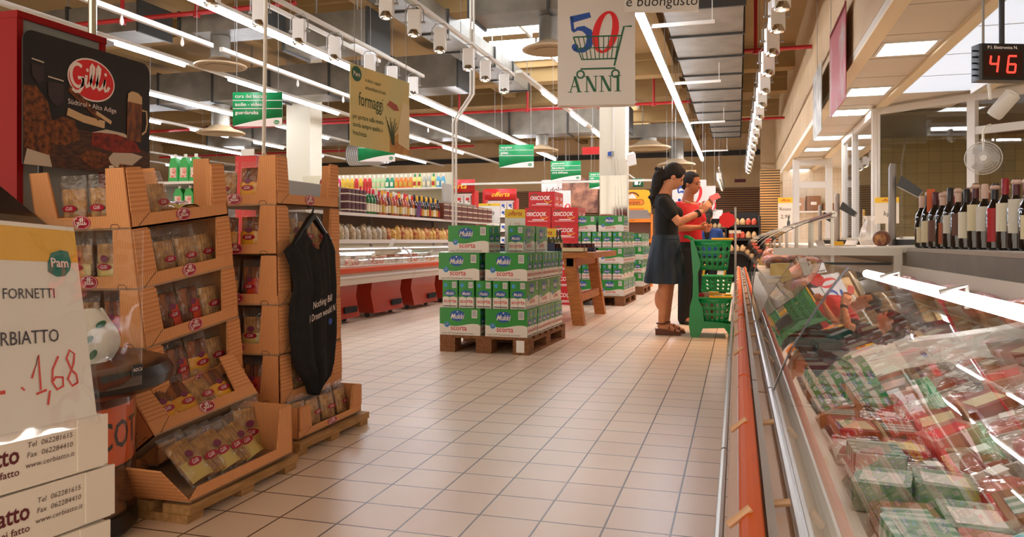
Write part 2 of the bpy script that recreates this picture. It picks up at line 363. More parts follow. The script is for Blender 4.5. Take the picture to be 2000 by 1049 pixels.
strip(-8.02, 3.6, cont(5, 6.4)+cont(8.4, 9.75)+cont(10.8, 14.4)+cont(18.1, 19.3)+cont(20.4, 22), 4.5, 26, 'broken tube line passing behind the large green aisle sign')
strip(-10.2, 3.6, cont(11.2, 17.8)+cont(20, 24.3), 8, 26, 'tube line behind the header poster, third line from the column')
strip(-12.5, 3.6, [(13.2, 14.4), (15.4, 16.8), (17.9, 19.3), (20.7, 21.5)], 10, 26, 'dashed tube line deep in the left of the hall, fourth from the column')
strip(-14.6, 3.6, cont(14.5, 20.4), 12, 26, 'low looking tube line on the far left above the detergent bottles')
strip(-17.2, 3.6, cont(20.3, 21.6)+cont(24, 26), 16, 28, 'short tube line farthest left but one over the rear shelves')
strip(-19.2, 3.6, cont(22.4, 24), 18, 28, 'short tube line farthest left at the back of the hall')
strip(-3.35, 3.6, [(13.4, 14.4), (15.9, 17.4), (18.4, 19.6)], 11.8, 21, 'mostly dark lighting rail with short tubes beside the anniversary sign')
# spotlight rows
M_spot = mat('spot_white', '#ddd8d0', .35); M_lamp = mat('spot_lamp', (1, .72, .42), emit=3); M_chr = mat('chrome', '#c8c4bc', .12, 1)
def make_spot():
    r = thing('spotlight', 'x', 'spotlight')
    q = MB(M_spot); P = [(-.085, -.13), (.085, -.13), (.085, .13), (-.085, .13)]
    q.prism([(-.08, .0), (-.065, -.05), (.065, -.05), (.08, 0), (.065, .05), (-.065, .05)], -.13, .13); q.build('housing', r)
    q = MB(M_chr); q.lathe([(.0, -.07), (.05, -.09), (.066, -.132), (.062, -.155), (.06, -.155)], 14, c=(0, -.02)); q.build('reflector', r)
    q = MB(M_lamp); q.ball((0, -.02, -.152), (.035, .035, .012), 10, 6); q.build('lamp', r)
    q = MB(M_grey); q.tube([(-.1, 0, .0), (-.1, 0, .13), (-.05, 0, .19), (.05, 0, .19), (.1, 0, .13), (.1, 0, 0)], .006, 6)
    q.cyl((-.12, 0, 0), (-.08, 0, 0), .012, 8); q.cyl((.12, 0, 0), (.08, 0, 0), .012, 8); q.build('bracket', r)
    return r
spot0 = make_spot(); first = [1]
def spot(x, y, z, rz, label, g, s=1):
    if first: first.pop(); o = spot0
    else: o = dup(spot0)
    o.location = (x, y, z); o.rotation_euler = (0, 0, R(rz)); o['label'] = label; o['group'] = g; o.scale = (s, s, s); return o
spot(-4.79, 6.2, 3.33, 14, 'white track spotlight overlapping the bright tube line at the top, nearest of the left row', 'spotlights on the left track')
for i, yy in enumerate((6.95, 7.7, 8.5, 9.45, 10.15, 10.9)):
    spot(-4.78, yy, 3.33, 14, 'white spotlight on the left track near the cheese banner, %s from the front' % ORD[i+1], 'spotlights on the left track')
for i, yy in enumerate((6.1, 7.05, 7.74, 8.5, 9.5, 10.2, 11.1)):
    spot(-3.38, yy, 3.33, 12, 'white spotlight on the middle track left of the anniversary sign, %s from the front' % ORD[i], 'spotlights on the middle track')
ys = [7.7, 8.5, 9.55, 10.7, 12, 13.2, 14.5, 15.8, 17.1, 18.4, 19.7, 21, 22.3, 23.6, 24.9, 26]
for i, yy in enumerate(ys):
    o = spot(.4-.004*i, yy, 3.3, 12, 'white spotlight in the long right-hand row above the counter, %s from the front' % ORD[i], 'spotlights in the right row', 1.12)
    if i < 12:
        ld = bpy.data.lights.new('spot_beam', 'SPOT'); ld.energy = 75; ld.color = (1, .58, .32); ld.spot_size = R(95); ld.spot_blend = .9; ld.shadow_soft_size = .05
        lo = bpy.data.objects.new('spot_beam', ld); COL.objects.link(lo); lo.parent = o; lo.location = (0, -.02, -.18)
for i in range(9):
    spot(-.55, 24.9+.6*i, 2.95, 20, 'tiny white spotlight at the far end behind the women, %s of its row' % ORD[i], 'spotlights at the far end', .9)
def track(name, x, z, a, c_, label, w=.04):
    q = MB(M_wmetal); q.box(x-w/2, x+w/2, a, c_, z, z+.045); y = a+.4
    q.m(M_grey)
    while y < c_: q.cyl((x, y, z+.045), (x, y, 5.18), .005, 5); y += 2.4
    return tag(q.build('lighting_track'), label, 'lighting track')
track('t', -4.78, 3.535, 4, 11.3, 'white track carrying the left row of spotlights')
track('t', -3.38, 3.535, 4, 11.6, 'white track carrying the middle row of spotlights')
track('t', .37, 3.52, 4, 27, 'white track carrying the long right row of spotlights')
track('t', -.55, 3.17, 24.5, 30.2, 'short white track of tiny spotlights over the far bread shelves')
track('t', -5.15, 3.62, 5, 10.5, 'bare rail beside the left spotlights')
for i, (a, c_, n) in enumerate(((6.0, 8.9, 'nearest'), (9.1, 13.4, 'middle'), (14.2, 19.4, 'farthest'))):
    r = thing('bulb_rail', 'pale rail with small hanging bulbs left of the cheese banner, %s length' % n, 'lighting track', (-6.88, a, 3.58), group='bulb rails')
    q = MB(M_wmetal); q.box(-.03, .03, 0, c_-a, 0, .06); q.m(M_grey)
    for t in (.3, (c_-a)-.3): q.cyl((0, t, .06), (0, t, 1.6), .004, 5)
    q.build('rail', r)
    for t in (.45, .8):
        q = MB(M_spot); q.lathe([(.006, 0), (.02, -.05), (.024, -.09), (.01, -.12)], 8, c=(0, (c_-a)*t)); q.build('bulb', r)
for i, yy in enumerate((9.88, 13.6, 18.25, 24.1)):
    q = MB(M_wmetal); q.box(-1.05, -.27, yy-.02, yy+.02, 3.66, 3.7); q.cyl((-.3, yy, 3.7), (-.3, yy, 5.2), .006, 5)
    tag(q.build('cross_bar'), 'white cross bar on the bright right tube line, %s from the front' % ORD[i], 'ceiling bar', 'cross bars on the right tube line')
# ducts
def duct(name, x0, x1, y0, y1, z0, z1, seam, axis, label, hang=True):
    r = thing('air_duct', label, 'air duct', ((x0+x1)/2, (y0+y1)/2, z0)); cx, cy = (x0+x1)/2, (y0+y1)/2
    q = MB(M_zinc); q.box(x0-cx, x1-cx, y0-cy, y1-cy, 0, z1-z0); q.build('casing', r)
    L_ = (x1-x0) if axis == 'X' else (y1-y0); n = max(1, int(L_/seam))
    for i in range(n+1):
        t = -L_/2+L_*i/n; e = .03; q = MB(M_zdark)
        if axis == 'X': q.box(t-.02, t+.02, y0-cy-e, y1-cy+e, -e, z1-z0+e)
        else: q.box(x0-cx-e, x1-cx+e, t-.02, t+.02, -e, z1-z0+e)
        q.build('flange', r)
    if hang:
        n2 = max(2, int(L_/3))
        for i in range(n2):
            t = -L_/2+L_*(i+.5)/n2; pp = (t, 0) if axis == 'X' else (0, t)
            MB(M_grey).cyl((pp[0], pp[1], z1-z0), (pp[0], pp[1], 5.19-z0), .012, 5).build('hanger', r)
    return r
duct('d', -.95, .08, 10.3, 20.2, 4.0, 4.5, 1.25, 'Y', 'wide galvanised duct running away above the women')
duct('d', -.7, .08, 20.25, 23.6, 4.02, 4.45, 1.1, 'Y', 'narrower galvanised duct continuing behind the wide one')
duct('d', -7.9, -6.55, 9.5, 10.1, 4.0, 4.3, .75, 'X', 'short galvanised duct box feeding the left round diffuser')
duct('d', -15, -5.2, 14.0, 14.8, 3.95, 4.6, 1.3, 'X', 'long galvanised cross duct behind the left tube lines')
duct('d', -3.55, -1.3, 10.0, 10.7, 4.05, 4.45, .8, 'X', 'galvanised cross duct feeding the diffuser left of the anniversary sign')
duct('d', -15, -2.6, 19.2, 19.9, 3.7, 4.3, 1.4, 'X', 'long dull cross duct above the far left aisles')
duct('d', -6.6, -5.2, 10.2, 10.9, 3.85, 4.35, .7, 'X', 'galvanised duct above the left spotlights')
duct('d', -2.9, -1.1, 20.6, 21.1, 3.7, 4.05, .9, 'X', 'galvanised duct feeding the small diffuser behind the column')
duct('d', -5.1, -4.6, 5.5, 17, 4.4, 4.75, 1.2, 'Y', 'long galvanised duct beside the skylights')
duct('d', -16, -9, 9.9, 10.6, 4.25, 4.7, 1.2, 'X', 'galvanised cross duct above the header poster')
M_flex = stripes('flexible_foil', '#6d6a64', '#b0ada5', 'X', .06, .5, .35)
tag(MB(M_flex).tube([(-10.2, 19.0, 3.3), (-9.4, 19.0, 3.3), (-9.0, 18.7, 3.3)], .3, 14).build('flexible_duct'), 'silver flexible duct behind the smaller green aisle sign', 'air duct')
M_diff = mat('diffuser_cream', '#b49a78', .5)
def diffuser(x, y, z, s, h, label):
    r = thing('round_diffuser', label, 'ceiling diffuser', (x, y, z), group='round air diffusers')
    q = MB(M_zinc); q.lathe([(.23*s, .1*s), (.23*s, h)], 20); q.build('stem', r)
    q = MB(M_diff); q.lathe([(.6*s, 0), (.61*s, .03*s), (.55*s, .06*s), (.35*s, .12*s), (.24*s, .2*s), (.2*s, .2*s)], 28); q.build('bell', r)
    (MB(M_grey).cyl((0, 0, h), (0, 0, 5.19-z), .015, 6).build('hanger', r) if h == .8 else None)
    q = MB(mat('diffuser_inner', '#9c845f', .6)); q.lathe([(.52*s, -.004), (.52*s, .004)], 28); q.lathe([(.38*s, -.012), (.36*s, -.004)], 24); q.build('face', r)
diffuser(-7.42, 9.8, 3.55, .62, .445, 'round ceiling diffuser on the short duct left of the tube line')
diffuser(-2.5, 10.35, 3.58, .62, .465, 'big round ceiling diffuser just left of the anniversary sign')
diffuser(-2.3, 20.8, 3.42, 1.0, .275, 'round ceiling diffuser beside the cream column')
diffuser(-10.9, 14.4, 3.3, .85, .625, 'round ceiling diffuser right of the header poster')
diffuser(-1.9, 25.5, 3.4, 1.0, .8, 'smallest round diffuser above the woman in black')
diffuser(-4.9, 19.5, 3.3, .7, .395, 'round ceiling diffuser behind the bulb rails')
# sprinkler pipes
def pipe(y, x0, x1, z, drops, label):
    q = MB(M_pipe); q.cyl((x0, y, z), (x1, y, z), .035, 8)
    for d in drops: q.cyl((d, y, z), (d, y, 5.19), .03, 8); q.cyl((d, y, z-.06), (d, y, z), .05, 8)
    tag(q.build('sprinkler_pipe'), label, 'sprinkler pipe', 'red sprinkler pipes')
pipe(9.25, -12, -5.8, 4.2, (-8.7, -7.4), 'red sprinkler pipe near the top left above the header poster')
pipe(18.4, -14, -.95, 4.2, (-8.5, -6.8, -5.0, -3.2, -1.9), 'long red sprinkler pipe crossing behind the anniversary sign')
pipe(13.75, .1, 1.2, 4.2, (.3,), 'short red sprinkler pipe by the right wall')
pipe(23, -20, -8, 3.95, (-14, -11.5), 'red sprinkler pipe low over the far left aisles')
pipe(16.9, -16, -9, 3.85, (-12.6, -10.4), 'red sprinkler pipe behind the big green aisle sign')
pipe(21.5, .1, 1.2, 4.2, (), 'far short red sprinkler pipe by the right wall')
# ---------------------------------------------------------------- left foreground: breadstick towers, poster, sign, boxes
M_card = stripes('cardboard', '#dd9c66', '#d18e58', 'X', .011, .5, .75, .25); M_cardy = stripes('cardboard_side', '#df9e68', '#d3905a', 'Y', .011, .5, .75, .25)
M_cardz = stripes('cardboard_flap', '#dc9a64', '#c88450', 'Z', .017, .6, .75, .3); M_cardin = mat('cardboard_inside', '#a89078', .8)
M_bord = mat('badge_crimson', '#a3112e', .45); M_bpink = mat('badge_rim', '#e2a9ae', .5); M_script = mat('script_white', '#f0e2dc', .5)
def arc(cx, cz, rx, rz, a0, a1, n=12): return [(cx+rx*math.cos(R(a0+(a1-a0)*i/n)), cz+rz*math.sin(R(a0+(a1-a0)*i/n))) for i in range(n+1)]
def script_name(q, cx, cz, s, y, w=.075):
    """cursive five-letter name"""
    def st(P, ww=w): q.ribbon([(cx+a*s, cz+b*s) for a, b in P], ww*s, y)
    st(arc(-.5, .04, .22, .30, 55, 325, 14)+[(-.33, .0), (-.5, -.02)]); st([(-.33, .0), (-.36, -.25), (-.45, -.38), (-.58, -.40), (-.68, -.34)])
    st([(-.22, .1), (-.25, -.12), (-.22, -.22), (-.14, -.16), (-.06, -.02), (.02, .22), (.03, .36), (-.02, .42), (-.07, .33), (-.08, .05), (-.06, -.14), (.0, -.22), (.08, -.15), (.16, .0), (.22, .2), (.24, .36), (.19, .43), (.14, .33), (.13, .05), (.15, -.14), (.21, -.22), (.3, -.15), (.37, -.02), (.4, .1), (.39, -.12), (.42, -.22), (.5, -.18), (.56, -.08)])
    q.oval(cx-.19*s, cz+.24*s, .045*s, .05*s, y, 10); q.oval(cx+.43*s, cz+.24*s, .045*s, .05*s, y, 10)
def badge_art(q, cx, cz, s, y=-.001, d=.0006):
    q.m(M_bpink).oval(cx, cz, s, s*.62, y); q.m(M_bord).oval(cx, cz, s*.92, s*.55, y-d); q.m(M_script); script_name(q, cx, cz+.02*s, s*1.08, y-2*d)
def make_tray(W_=.44, L_=.56, H=.225, name='cardboard_tray', lip=.052, flat_left=False, open_back=False):
    r = thing(name, 'x', 'cardboard tray'); t = .006
    q = MB(M_cardin); q.box(-W_, 0, 0, L_, 0, .008)
    q.m(M_card)
    def U(n, a, b): return [(0, 0), (n, 0), (n, H), (n-b, H), (n-a, lip), (a, lip), (b, H), (0, H)]
    if not flat_left:
        q.at((-W_, 0, 0)); q.prism(U(W_, .105, .085), 0, t, 'Y'); q.at()
    if open_back: q.prism([(x-W_, z) for x, z in U(W_, .105, .085)], L_-t, L_, 'Y')
    else: q.box(-W_, 0, L_-t, L_, 0, H)
    q.m(M_cardy)
    UL = U(L_, .105, .08)
    if flat_left: UL = UL[:5]+[(.04, lip), (0, .012)]
    q.prism(UL, -t, 0, 'X')
    if open_back: q.prism(U(L_, .105, .08), -W_, -W_+t, 'X')
    else: q.box(-W_, -W_+t, 0, L_, 0, H)
    q.build('tray_body', r)
    if flat_left:   # left end panel collapsed outwards
        q = MB(M_cardz); q.at((0, 0, .01), (R(40), 0, R(5))); q.prism([(-W_*.72, 0), (-.005, 0), (-.03, .17), (-W_*.5, .185), (-W_*.68, .13)], -t, 0, 'Y'); q.build('flap', r)
    else:
        q = MB(M_cardz); q.prism([(.004, .06), (.098, .06), (.084, H-.006), (.004, H-.006)], .001, .005, 'X'); q.build('flap', r)
        q = MB(M_cardz); q.prism([(L_-.004, .06), (L_-.098, .06), (L_-.084, H-.006), (L_-.004, H-.006)], .001, .005, 'X'); q.build('flap', r)
        q = MB(M_ink); q.at((.0, 0, 0), (0, 0, PI/2)); q.ribbon([(.03, .004), (.1, .055)], .0022, -.0012); q.at(); q.ribbon([(-.09+.0, .002), (-.09, .014), (-.083, .02), (-.06, .02), (-.052, .012), (-.052, .002)], .0022, -.0012); q.build('crease', r)
        q = MB(M_cardin); q.prism([(-.07, H-.002), (-.045, H-.002), (-.05, H+.01), (-.066, H+.01)], .001, .008, 'Y'); q.build('tab', r)
    if not flat_left:
        q = MB(M_bord); q.at((-W_/2, -.0005, .032)); q.prism([(.041*math.cos(PI*i/12), .026*math.sin(PI*i/12)) for i in range(24)], -.002, 0, 'Y'); badge_art(q, 0, 0, .04, -.0026, .0004); q.build('badge', r)
        q = MB(M_bord); q.at((.0005, L_/2, .032), (0, 0, PI/2)); q.prism([(.041*math.cos(PI*i/12), .026*math.sin(PI*i/12)) for i in range(24)], -.002, 0, 'Y'); badge_art(q, 0, 0, .04, -.0026, .0004); q.build('badge', r)
    return r
M_film = clear('plastic_film', base=.05, gain=.6, rough=.14, haze=.03, bump=.9, bscale=22)
M_stick = mat('breadstick', '#a55c20', .75, col2='#5c2c0c', scale=30, stretch=(1, 1, .3)); M_pale = mat('pale_breadstick', '#c79a5e', .75, col2='#94673a', scale=30)
M_lab_y = mat('label_yellow', '#e3a21a', .5); M_lab_r = mat('label_red', '#c8401c', .5); M_lab_c = mat('label_cream', '#cdb56a', .5); M_lab_v = mat('label_plum', '#7a3350', .5)
def make_bag(kind, w=.118, h=.196, t=.05):
    r = thing('breadstick_bag', 'x', 'snack bag'); q = MB(M_film)
    n, k = 8, 10; vs = []; fs = []
    for sgn in (-1, 1):
        for i in range(k+1):
            v = i/k
            for j in range(n+1):
                u = 2*j/n-1; th = t/2*(1-abs(u)**3.5)*min(1, v*6)*max(0, min(1, (1-v)*2.6))**.7
                vs.append((u*w/2*(1-.05*math.sin(v*7+kind)), sgn*th+.004*math.sin(6*u+9*v)*max(0, v-.6), h*v))
    N = (n+1)*(k+1)
    for sd in (0, 1):
        for i in range(k):
            for j in range(n):
                a = sd*N+i*(n+1)+j; f = (a, a+1, a+n+2, a+n+1); fs.append(f if sd == 0 else f[::-1])
    q.add(vs, fs); q.build('film', r)
    q = MB(M_pale if kind in (0, 3) else M_stick)       # the sticks: one ridged bundle
    top = [.74, .84, .82, .8][kind]; P = []; m_ = 6
    for i in range(m_*4+1):
        u = i/(m_*4); P.append((-w*.43+w*.86*u, -.013*(1-abs(2*u-1)**2)-.006*abs(math.sin(u*m_*PI))))
    P += [(w*.42, .008), (0, .015), (-w*.42, .008)]
    q.prism([(a, b_) for a, b_ in P], .012, h*top); q.build('breadsticks', r)
    f0 = -t*.5
    def lab(m_, x0, x1, z0, z1, nm='label'):
        q = MB(m_); ns = 6; L_ = []
        for i in range(ns+1): u = x0+(x1-x0)*i/ns; L_.append((u, f0*(1-abs(2*u/w)**3)*.98-.001))
        q.prism(L_+[(a, b_+.0012) for a, b_ in L_[::-1]], z0, z1); return q
    if kind == 1: q = lab(M_lab_y, -w*.46, w*.46, .01, h*.5); q.build('label', r)
    if kind == 2: q = lab(M_lab_r, -w*.1, w*.44, .012, h*.55); q.build('label', r)
    if kind == 3: q = lab(M_lab_c, -w*.44, w*.44, .012, h*.42); q.build('label', r)
    q = MB(M_bord); q.at((0, f0-.003, h*.36), (R(6), 0, 0)); q.prism([(.036*math.cos(PI*i/8)*.9, .013*math.sin(PI*i/8)) for i in range(16)], 0, .001, 'Y'); q.m(M_script); q.text('Gilli', 0, 0, .02, -.0008, .3); q.build('brand_label', r)
    if kind != 0:
        q = MB(M_lab_v); q.at((0, f0*.9-.003, h*.52)); q.oval(0, 0, .018, .013, 0, 12); q.build('seal', r)
    return r
bags0 = [make_bag(k) for k in range(4)]; bag_used = set()
BK = ['clear bag of pale breadsticks', 'yellow-labelled breadstick bag', 'red-labelled breadstick bag', 'cream-labelled breadstick bag']
def put(o, M): l, q_, s = M.decompose(); o.location = l; o.rotation_euler = q_.to_euler(); return o
def bag(kind, M, label, group):
    o = bags0[kind] if kind not in bag_used else dup(bags0[kind]); bag_used.add(kind)
    put(o, M); o['label'] = label; o['group'] = group; return o
TL = lambda x, y, z: Matrix.Translation((x, y, z))
RX = lambda a: Matrix.Rotation(R(a), 4, 'X'); RY = lambda a: Matrix.Rotation(R(a), 4, 'Y'); RZ = lambda a: Matrix.Rotation(R(a), 4, 'Z')
tray0 = [make_tray(), make_tray(open_back=True)]; tray_used = set()
def tray(M, label, group='stacked cardboard display trays', ob=0):
    o = tray0[ob] if ob not in tray_used else dup(tray0[ob]); tray_used.add(ob); put(o, M); o['label'] = label; o['group'] = group; return o
TIER = ['bottom', 'second', 'third', 'fourth', 'top']
def tower(base, n, hh, who, kinds):
    for k in range(n):
        M = base @ TL(0, 0, k*hh); tray(M, 'cardboard display tray with crimson badges, %s tray of the %s tower' % (TIER[k], who), ob=int(k == n-1 or (who == 'far' and k == n-2)))
        top = k == n-1
        lk = kinds[k]
        for i in range(4):
            kd = lk[i]
            if top and i > 1: continue
            if top and who == 'far' and i < 2: continue
            bag(kd, M @ TL(-.058+rnd(-.006, .006), (.105+.118*i), .012) @ RZ(90+rnd(-7, 7)) @ RX(rnd(-9, -3)), '%s, %s along the long side, %s tray of %s tower' % (BK[kd], ORD[i], TIER[k], who), 'breadstick bags in the towers')
        if not top:
            for i in range(3): bag(0, M @ TL(-.2, .15+.14*i, .012) @ RZ(90), 'clear bag of breadsticks, %s in the rear row, %s tray of %s tower' % (ORD[i], TIER[k], who), 'breadstick bags in the towers')
        for i in range(2):
            kd = lk[4+i]
            bag(kd, M @ TL(-.3+.13*i, .05, .012) @ RZ(rnd(-5, 5)) @ RX(-4), '%s, %s on the short side, %s tray of %s tower' % (BK[kd], ('left', 'right')[i], TIER[k], who), 'breadstick bags in the towers')
MA = TL(-2.09, 2.40, .10) @ RX(7) @ RY(-1.6); MBt = TL(-1.972, 3.02, .205) @ RX(.5) @ RY(-.9)
tower(MA, 5, .2245, 'near', [(3, 2, 0, 2, 3, 1), (1, 2, 1, 0, 2, 1), (0, 2, 2, 0, 3, 2), (0, 0, 0, 0, 3, 3), (2, 0, 0, 0, 0, 0)])
tower(MBt, 5, .2265, 'far', [(3, 0, 3, 0, 3, 2), (3, 2, 0, 3, 2, 3), (2, 0, 2, 2, 1, 2), (0, 3, 0, 0, 1, 1), (0, 0, 0, 0, 0, 1)])
for i, (x, y, a, kd) in enumerate(((-.1, .36, 8, 0), (-.11, .47, -12, 3))):
    bag(kd, MA @ TL(x, y, 4*.2245+.035) @ RZ(90+a) @ RX(-82), 'clear breadstick bag lying flat in the top tray of near tower, %s' % ('left one', 'right one')[i], 'breadstick bags in the towers')
for i, (x, y, a, z, rx) in enumerate(((-.12, .2, 170, .02, -38), (-.1, .33, 95, .035, -80), (-.12, .44, 80, .03, -80))):
    bag(0, MBt @ TL(x, y, 4*.2265+z) @ RZ(a) @ RX(rx), 'clear breadstick bag tumbled in the top tray of far tower, %s from the corner' % ORD[i], 'breadstick bags in the towers')
# base tray of the far tower and its bags
MB0 = TL(-1.86, 2.99, .07) @ RX(.3)
o = tray(MB0, 'wide cardboard base tray on the pallet under the far tower'); o.scale = (1.12, 1.05, .62)
for i in range(4):
    bag((3, 0, 0, 0)[i], MB0 @ TL(-.055, .1+.13*i, .008) @ RZ(90+(-8, 4, -3, 6)[i]) @ RX(-10), '%s, %s along the base tray under far tower' % (BK[(3, 0, 0, 0)[i]], ORD[i]), 'breadstick bags in the towers').scale = (1, 1, .85)
# tipped display trays in front of the near tower
MT = TL(-1.985, 2.26, .255) @ RZ(-4) @ RX(5) @ RY(-36)
tray(MT, 'cardboard tray tipped back at a slant in front of near tower').scale = (.62, 1, .92)
for i, (kd, yy) in enumerate(((1, .13), (1, .235), (0, .34), (1, .43))):
    bag(kd, MT @ TL(-.04, yy, .012) @ RZ(90) @ RX(-3), '%s, %s in the slanted tray before near tower' % (BK[kd], ORD[i]), 'breadstick bags in the slanted trays')
fl = make_tray(.42, .6, .2, lip=.045, flat_left=True); put(fl, TL(-1.76, 2.17, .068) @ RZ(-1) @ RX(1)); tag(fl, 'torn cardboard tray lying on the near pallet, left end collapsed', 'cardboard tray', 'stacked cardboard display trays')
for i, (kd, yy) in enumerate(((3, .16), (0, .25), (3, .32), (0, .405), (3, .47))):
    bag(kd, TL(-1.83, 2.17+yy, .085) @ RZ(86) @ RY((14, 16, 18, 20, 22)[i]*-.6) @ RX(-42), '%s, %s leaning in the torn tray on near pallet' % (BK[kd], ORD[i]), 'breadstick bags in the slanted trays').scale = (1, 1, 1.12)
bag(3, TL(-1.92, 2.72, .08) @ RZ(70) @ RX(-10), 'cream-labelled bag standing at the right end of the torn tray', 'breadstick bags in the slanted trays').scale = (1.1, 1, 1.15)
M_pal2 = mat('pallet_pale_wood', '#b58a58', .8, col2='#97703f', scale=7, stretch=(8, 1, 8))
def small_pallet(x1, y0, y1, label):
    r = thing('wooden_pallet', label, 'pallet', (x1, y0, 0), (0, 0, 0), 'low pallets under the breadstick towers'); L_ = y1-y0
    for i in range(5): x = -i*.16; MB(M_pal2).box(x-.11, x, 0, L_, .03, .062).build('deck_board', r)
    for yy in (0, L_/2-.04, L_-.08): MB(M_pal2).box(-.75, -.01, yy, yy+.08, 0, .029).build('skid', r)
small_pallet(-1.755, 2.16, 2.82, 'low wooden pallet under the near breadstick tower'); small_pallet(-1.835, 2.96, 3.62, 'low wooden pallet under the far breadstick tower')
# black sleeveless top on a hanger
M_cloth = mat('black_cloth', '#0b0a0b', .85, col2='#151416', scale=14, bump=.3); M_lint = mat('faded_cloth', '#242326', .9)
r = thing('sleeveless_top', 'black sleeveless cotton top hanging on the far breadstick tower', 'shirt', (-1.955, 3.0, 0))
prof = [(1.0, .10, .18, .30, .36), (.955, .04, .15, .31, .41), (.905, -.02, .12, .31, .43), (.84, .03, .14, .31, .425), (.74, .075, .17, .31, .42), (.66, .05, .17, .31, .41), (.58, .045, .16, .30, .405), (.5, .05, .16, .30, .40), (.42, .06, .16, .30, .39), (.36, .08, .17, .29, .385), (.30, .14, .20, .29, .36), (.27, .17, .21, .27, .31), (.225, .195, .21, .23, .245)]
def cloth(q, off):
    rows = []; n = 28
    for z, a, _, _, b_ in prof:
        row = []
        for j in range(n+1):
            u = j/n; y = a+(b_-a)*u; z2 = z
            if z > .94:
                d = abs(y-.225); z2 = z-(.10*max(0, 1-(d/.085)**2)+max(0, d-.085)*.3)*(1 if z > .97 else .6)
            x = .018*math.sin(u*PI)+off+.014*math.sin(u*17+2+z*3)*min(1, (1.02-z)*2.2)+.006*math.sin(u*41+z*9)
            row.append((x, y, z2+.01*math.sin(u*5)))
        rows.append(row)
    return rows, n
q = MB(M_cloth); A_, n = cloth(q, .035); B_, _ = cloth(q, .022)
vs = [p for row in A_ for p in row]+[p for row in B_ for p in row]; m_ = len(A_); N = m_*(n+1); fs = []
for i in range(m_-1):
    for j in range(n):
        a = i*(n+1)+j; fs.append((a, a+n+1, a+n+2, a+1)); fs.append((N+a, N+a+1, N+a+n+2, N+a+n+1))
for j in range(n): a = j; fs.append((a, a+1, N+a+1, N+a)); a = (m_-1)*(n+1)+j; fs.append((a+1, a, N+a, N+a+1))
for i in range(m_-1): a = i*(n+1); b_ = a+n; fs.append((a, N+a, N+a+n+1, a+n+1)); fs.append((b_, b_+n+1, N+b_+n+1, N+b_))
q.add(vs, fs); q.build('shirt_body', r, ang=60)
q = MB(M_script); q.at((.068, .245, .66), (0, 0, PI/2)); q.text('Nothing Bill', 0, 0, .046, 0, .35, sx=.8, rot=.16); q.build('lettering', r); q = MB(M_script); q.at((.068, .245, .66), (0, 0, PI/2)); q.text('I Dream would N', -.0, -.055, .046, 0, .35, sx=.72, rot=.16); q.build('lettering', r); q = MB(M_blue); q.at((.068, .245, .66), (0, 0, PI/2)); q.oval(.07, -.10, .018, .016, 0, 10); q.build('blue_print', r)
r = thing('coat_hanger', 'black plastic hanger holding the sleeveless top', 'hanger', (-1.945, 3.0, 0))
q = MB(M_black); q.tube([(.02, .05, .93), (.02, .12, .99), (.02, .19, 1.05), (.02, .215, 1.065), (.02, .24, 1.05), (.02, .31, .995), (.02, .38, .95)], [.01, .014, .017, .018, .017, .014, .01], 8); q.build('arm', r)
q = MB(M_black); q.tube([(.02, .215, 1.06), (.02, .215, 1.085), (.02, .225, 1.1), (.01, .222, 1.112), (-.004, .21, 1.105)], .005, 6); q.build('hook', r)
# red cabinet, header poster
M_redc = mat('cabinet_red', '#8c0609', .5, spec=.2); M_cgrey = mat('cabinet_grey', '#7f8380', .5)
r = thing('red_cabinet', 'tall red cabinet with grey front behind the header poster', 'cabinet', (-2.95, 2.55, 0))
MB(M_redc).box(-.6, 0, 0, .03, 0, 1.91).build('side_panel', r); MB(M_redc).box(-.6, 0, .45, .48, 0, 1.915).build('side_panel', r)
MB(M_redc).box(-.6, .004, -.002, .482, 1.905, 1.935).build('top_panel', r); MB(M_cgrey).box(-.55, -.01, .03, .45, .05, 1.905).build('front_panel', r)
tag(MB(mat('pole_mirror', '#cfd6cc', .15, .9)).tube([(-3.1, 3.1, 0), (-3.1, 3.1, 5.19)], .02, 10).build('metal_pole'), 'thin shiny pole rising behind the red cabinet', 'pole')
r = thing('header_poster', 'dark food poster with red oval logo and a beer mug', 'poster', (-2.86, 2.5, 1.27))
q = MB(M_ink); q.at((0, 0, 0), (0, 0, PI/2)); PW, PH = .72, .57
def rr(x0, x1, z0, z1, rad):
    P = []
    for cx, cz, a in ((x1-rad, z1-rad, 0), (x0+rad, z1-rad, 90)):
        for i in range(6): t = R(a+18*i); P.append((cx+rad*math.cos(t), cz+rad*math.sin(t)))
    return P+[(x0, z0), (x1, z0)]
M_post_d = mat('poster_photo', '#1c0f0a', .55, col2='#0c0a0b', scale=5)
q.m(M_post_d); q.prism(rr(0, PW, 0, PH, .05), 0, .006, 'Y'); q.build('board', r)
q = MB(mat('poster_table', '#5a3216', .55, col2='#2a150a', scale=24, stretch=(1, 1, 5), detail=5)); q.at((0, 0, 0), (0, 0, PI/2)); q.art([(.0, .0), (.72, .0), (.72, .12), (.5, .17), (.0, .2)], -.0012)
M_pb = mat('poster_bread', '#8a4a18', .6, col2='#3a1806', scale=40); M_pm = mat('poster_ham', '#9c2c16', .6, col2='#5a140c', scale=30); M_pg = mat('poster_glass', '#2a0f0a', .4); M_pbeer = mat('poster_beer', '#8a4a14', .5, col2='#4a2208', scale=14, stretch=(3, 3, 1)); M_pw = mat('poster_cream', '#cfae84', .6); M_pw2 = mat('poster_light', '#c9bba8', .6)
y = -.0018
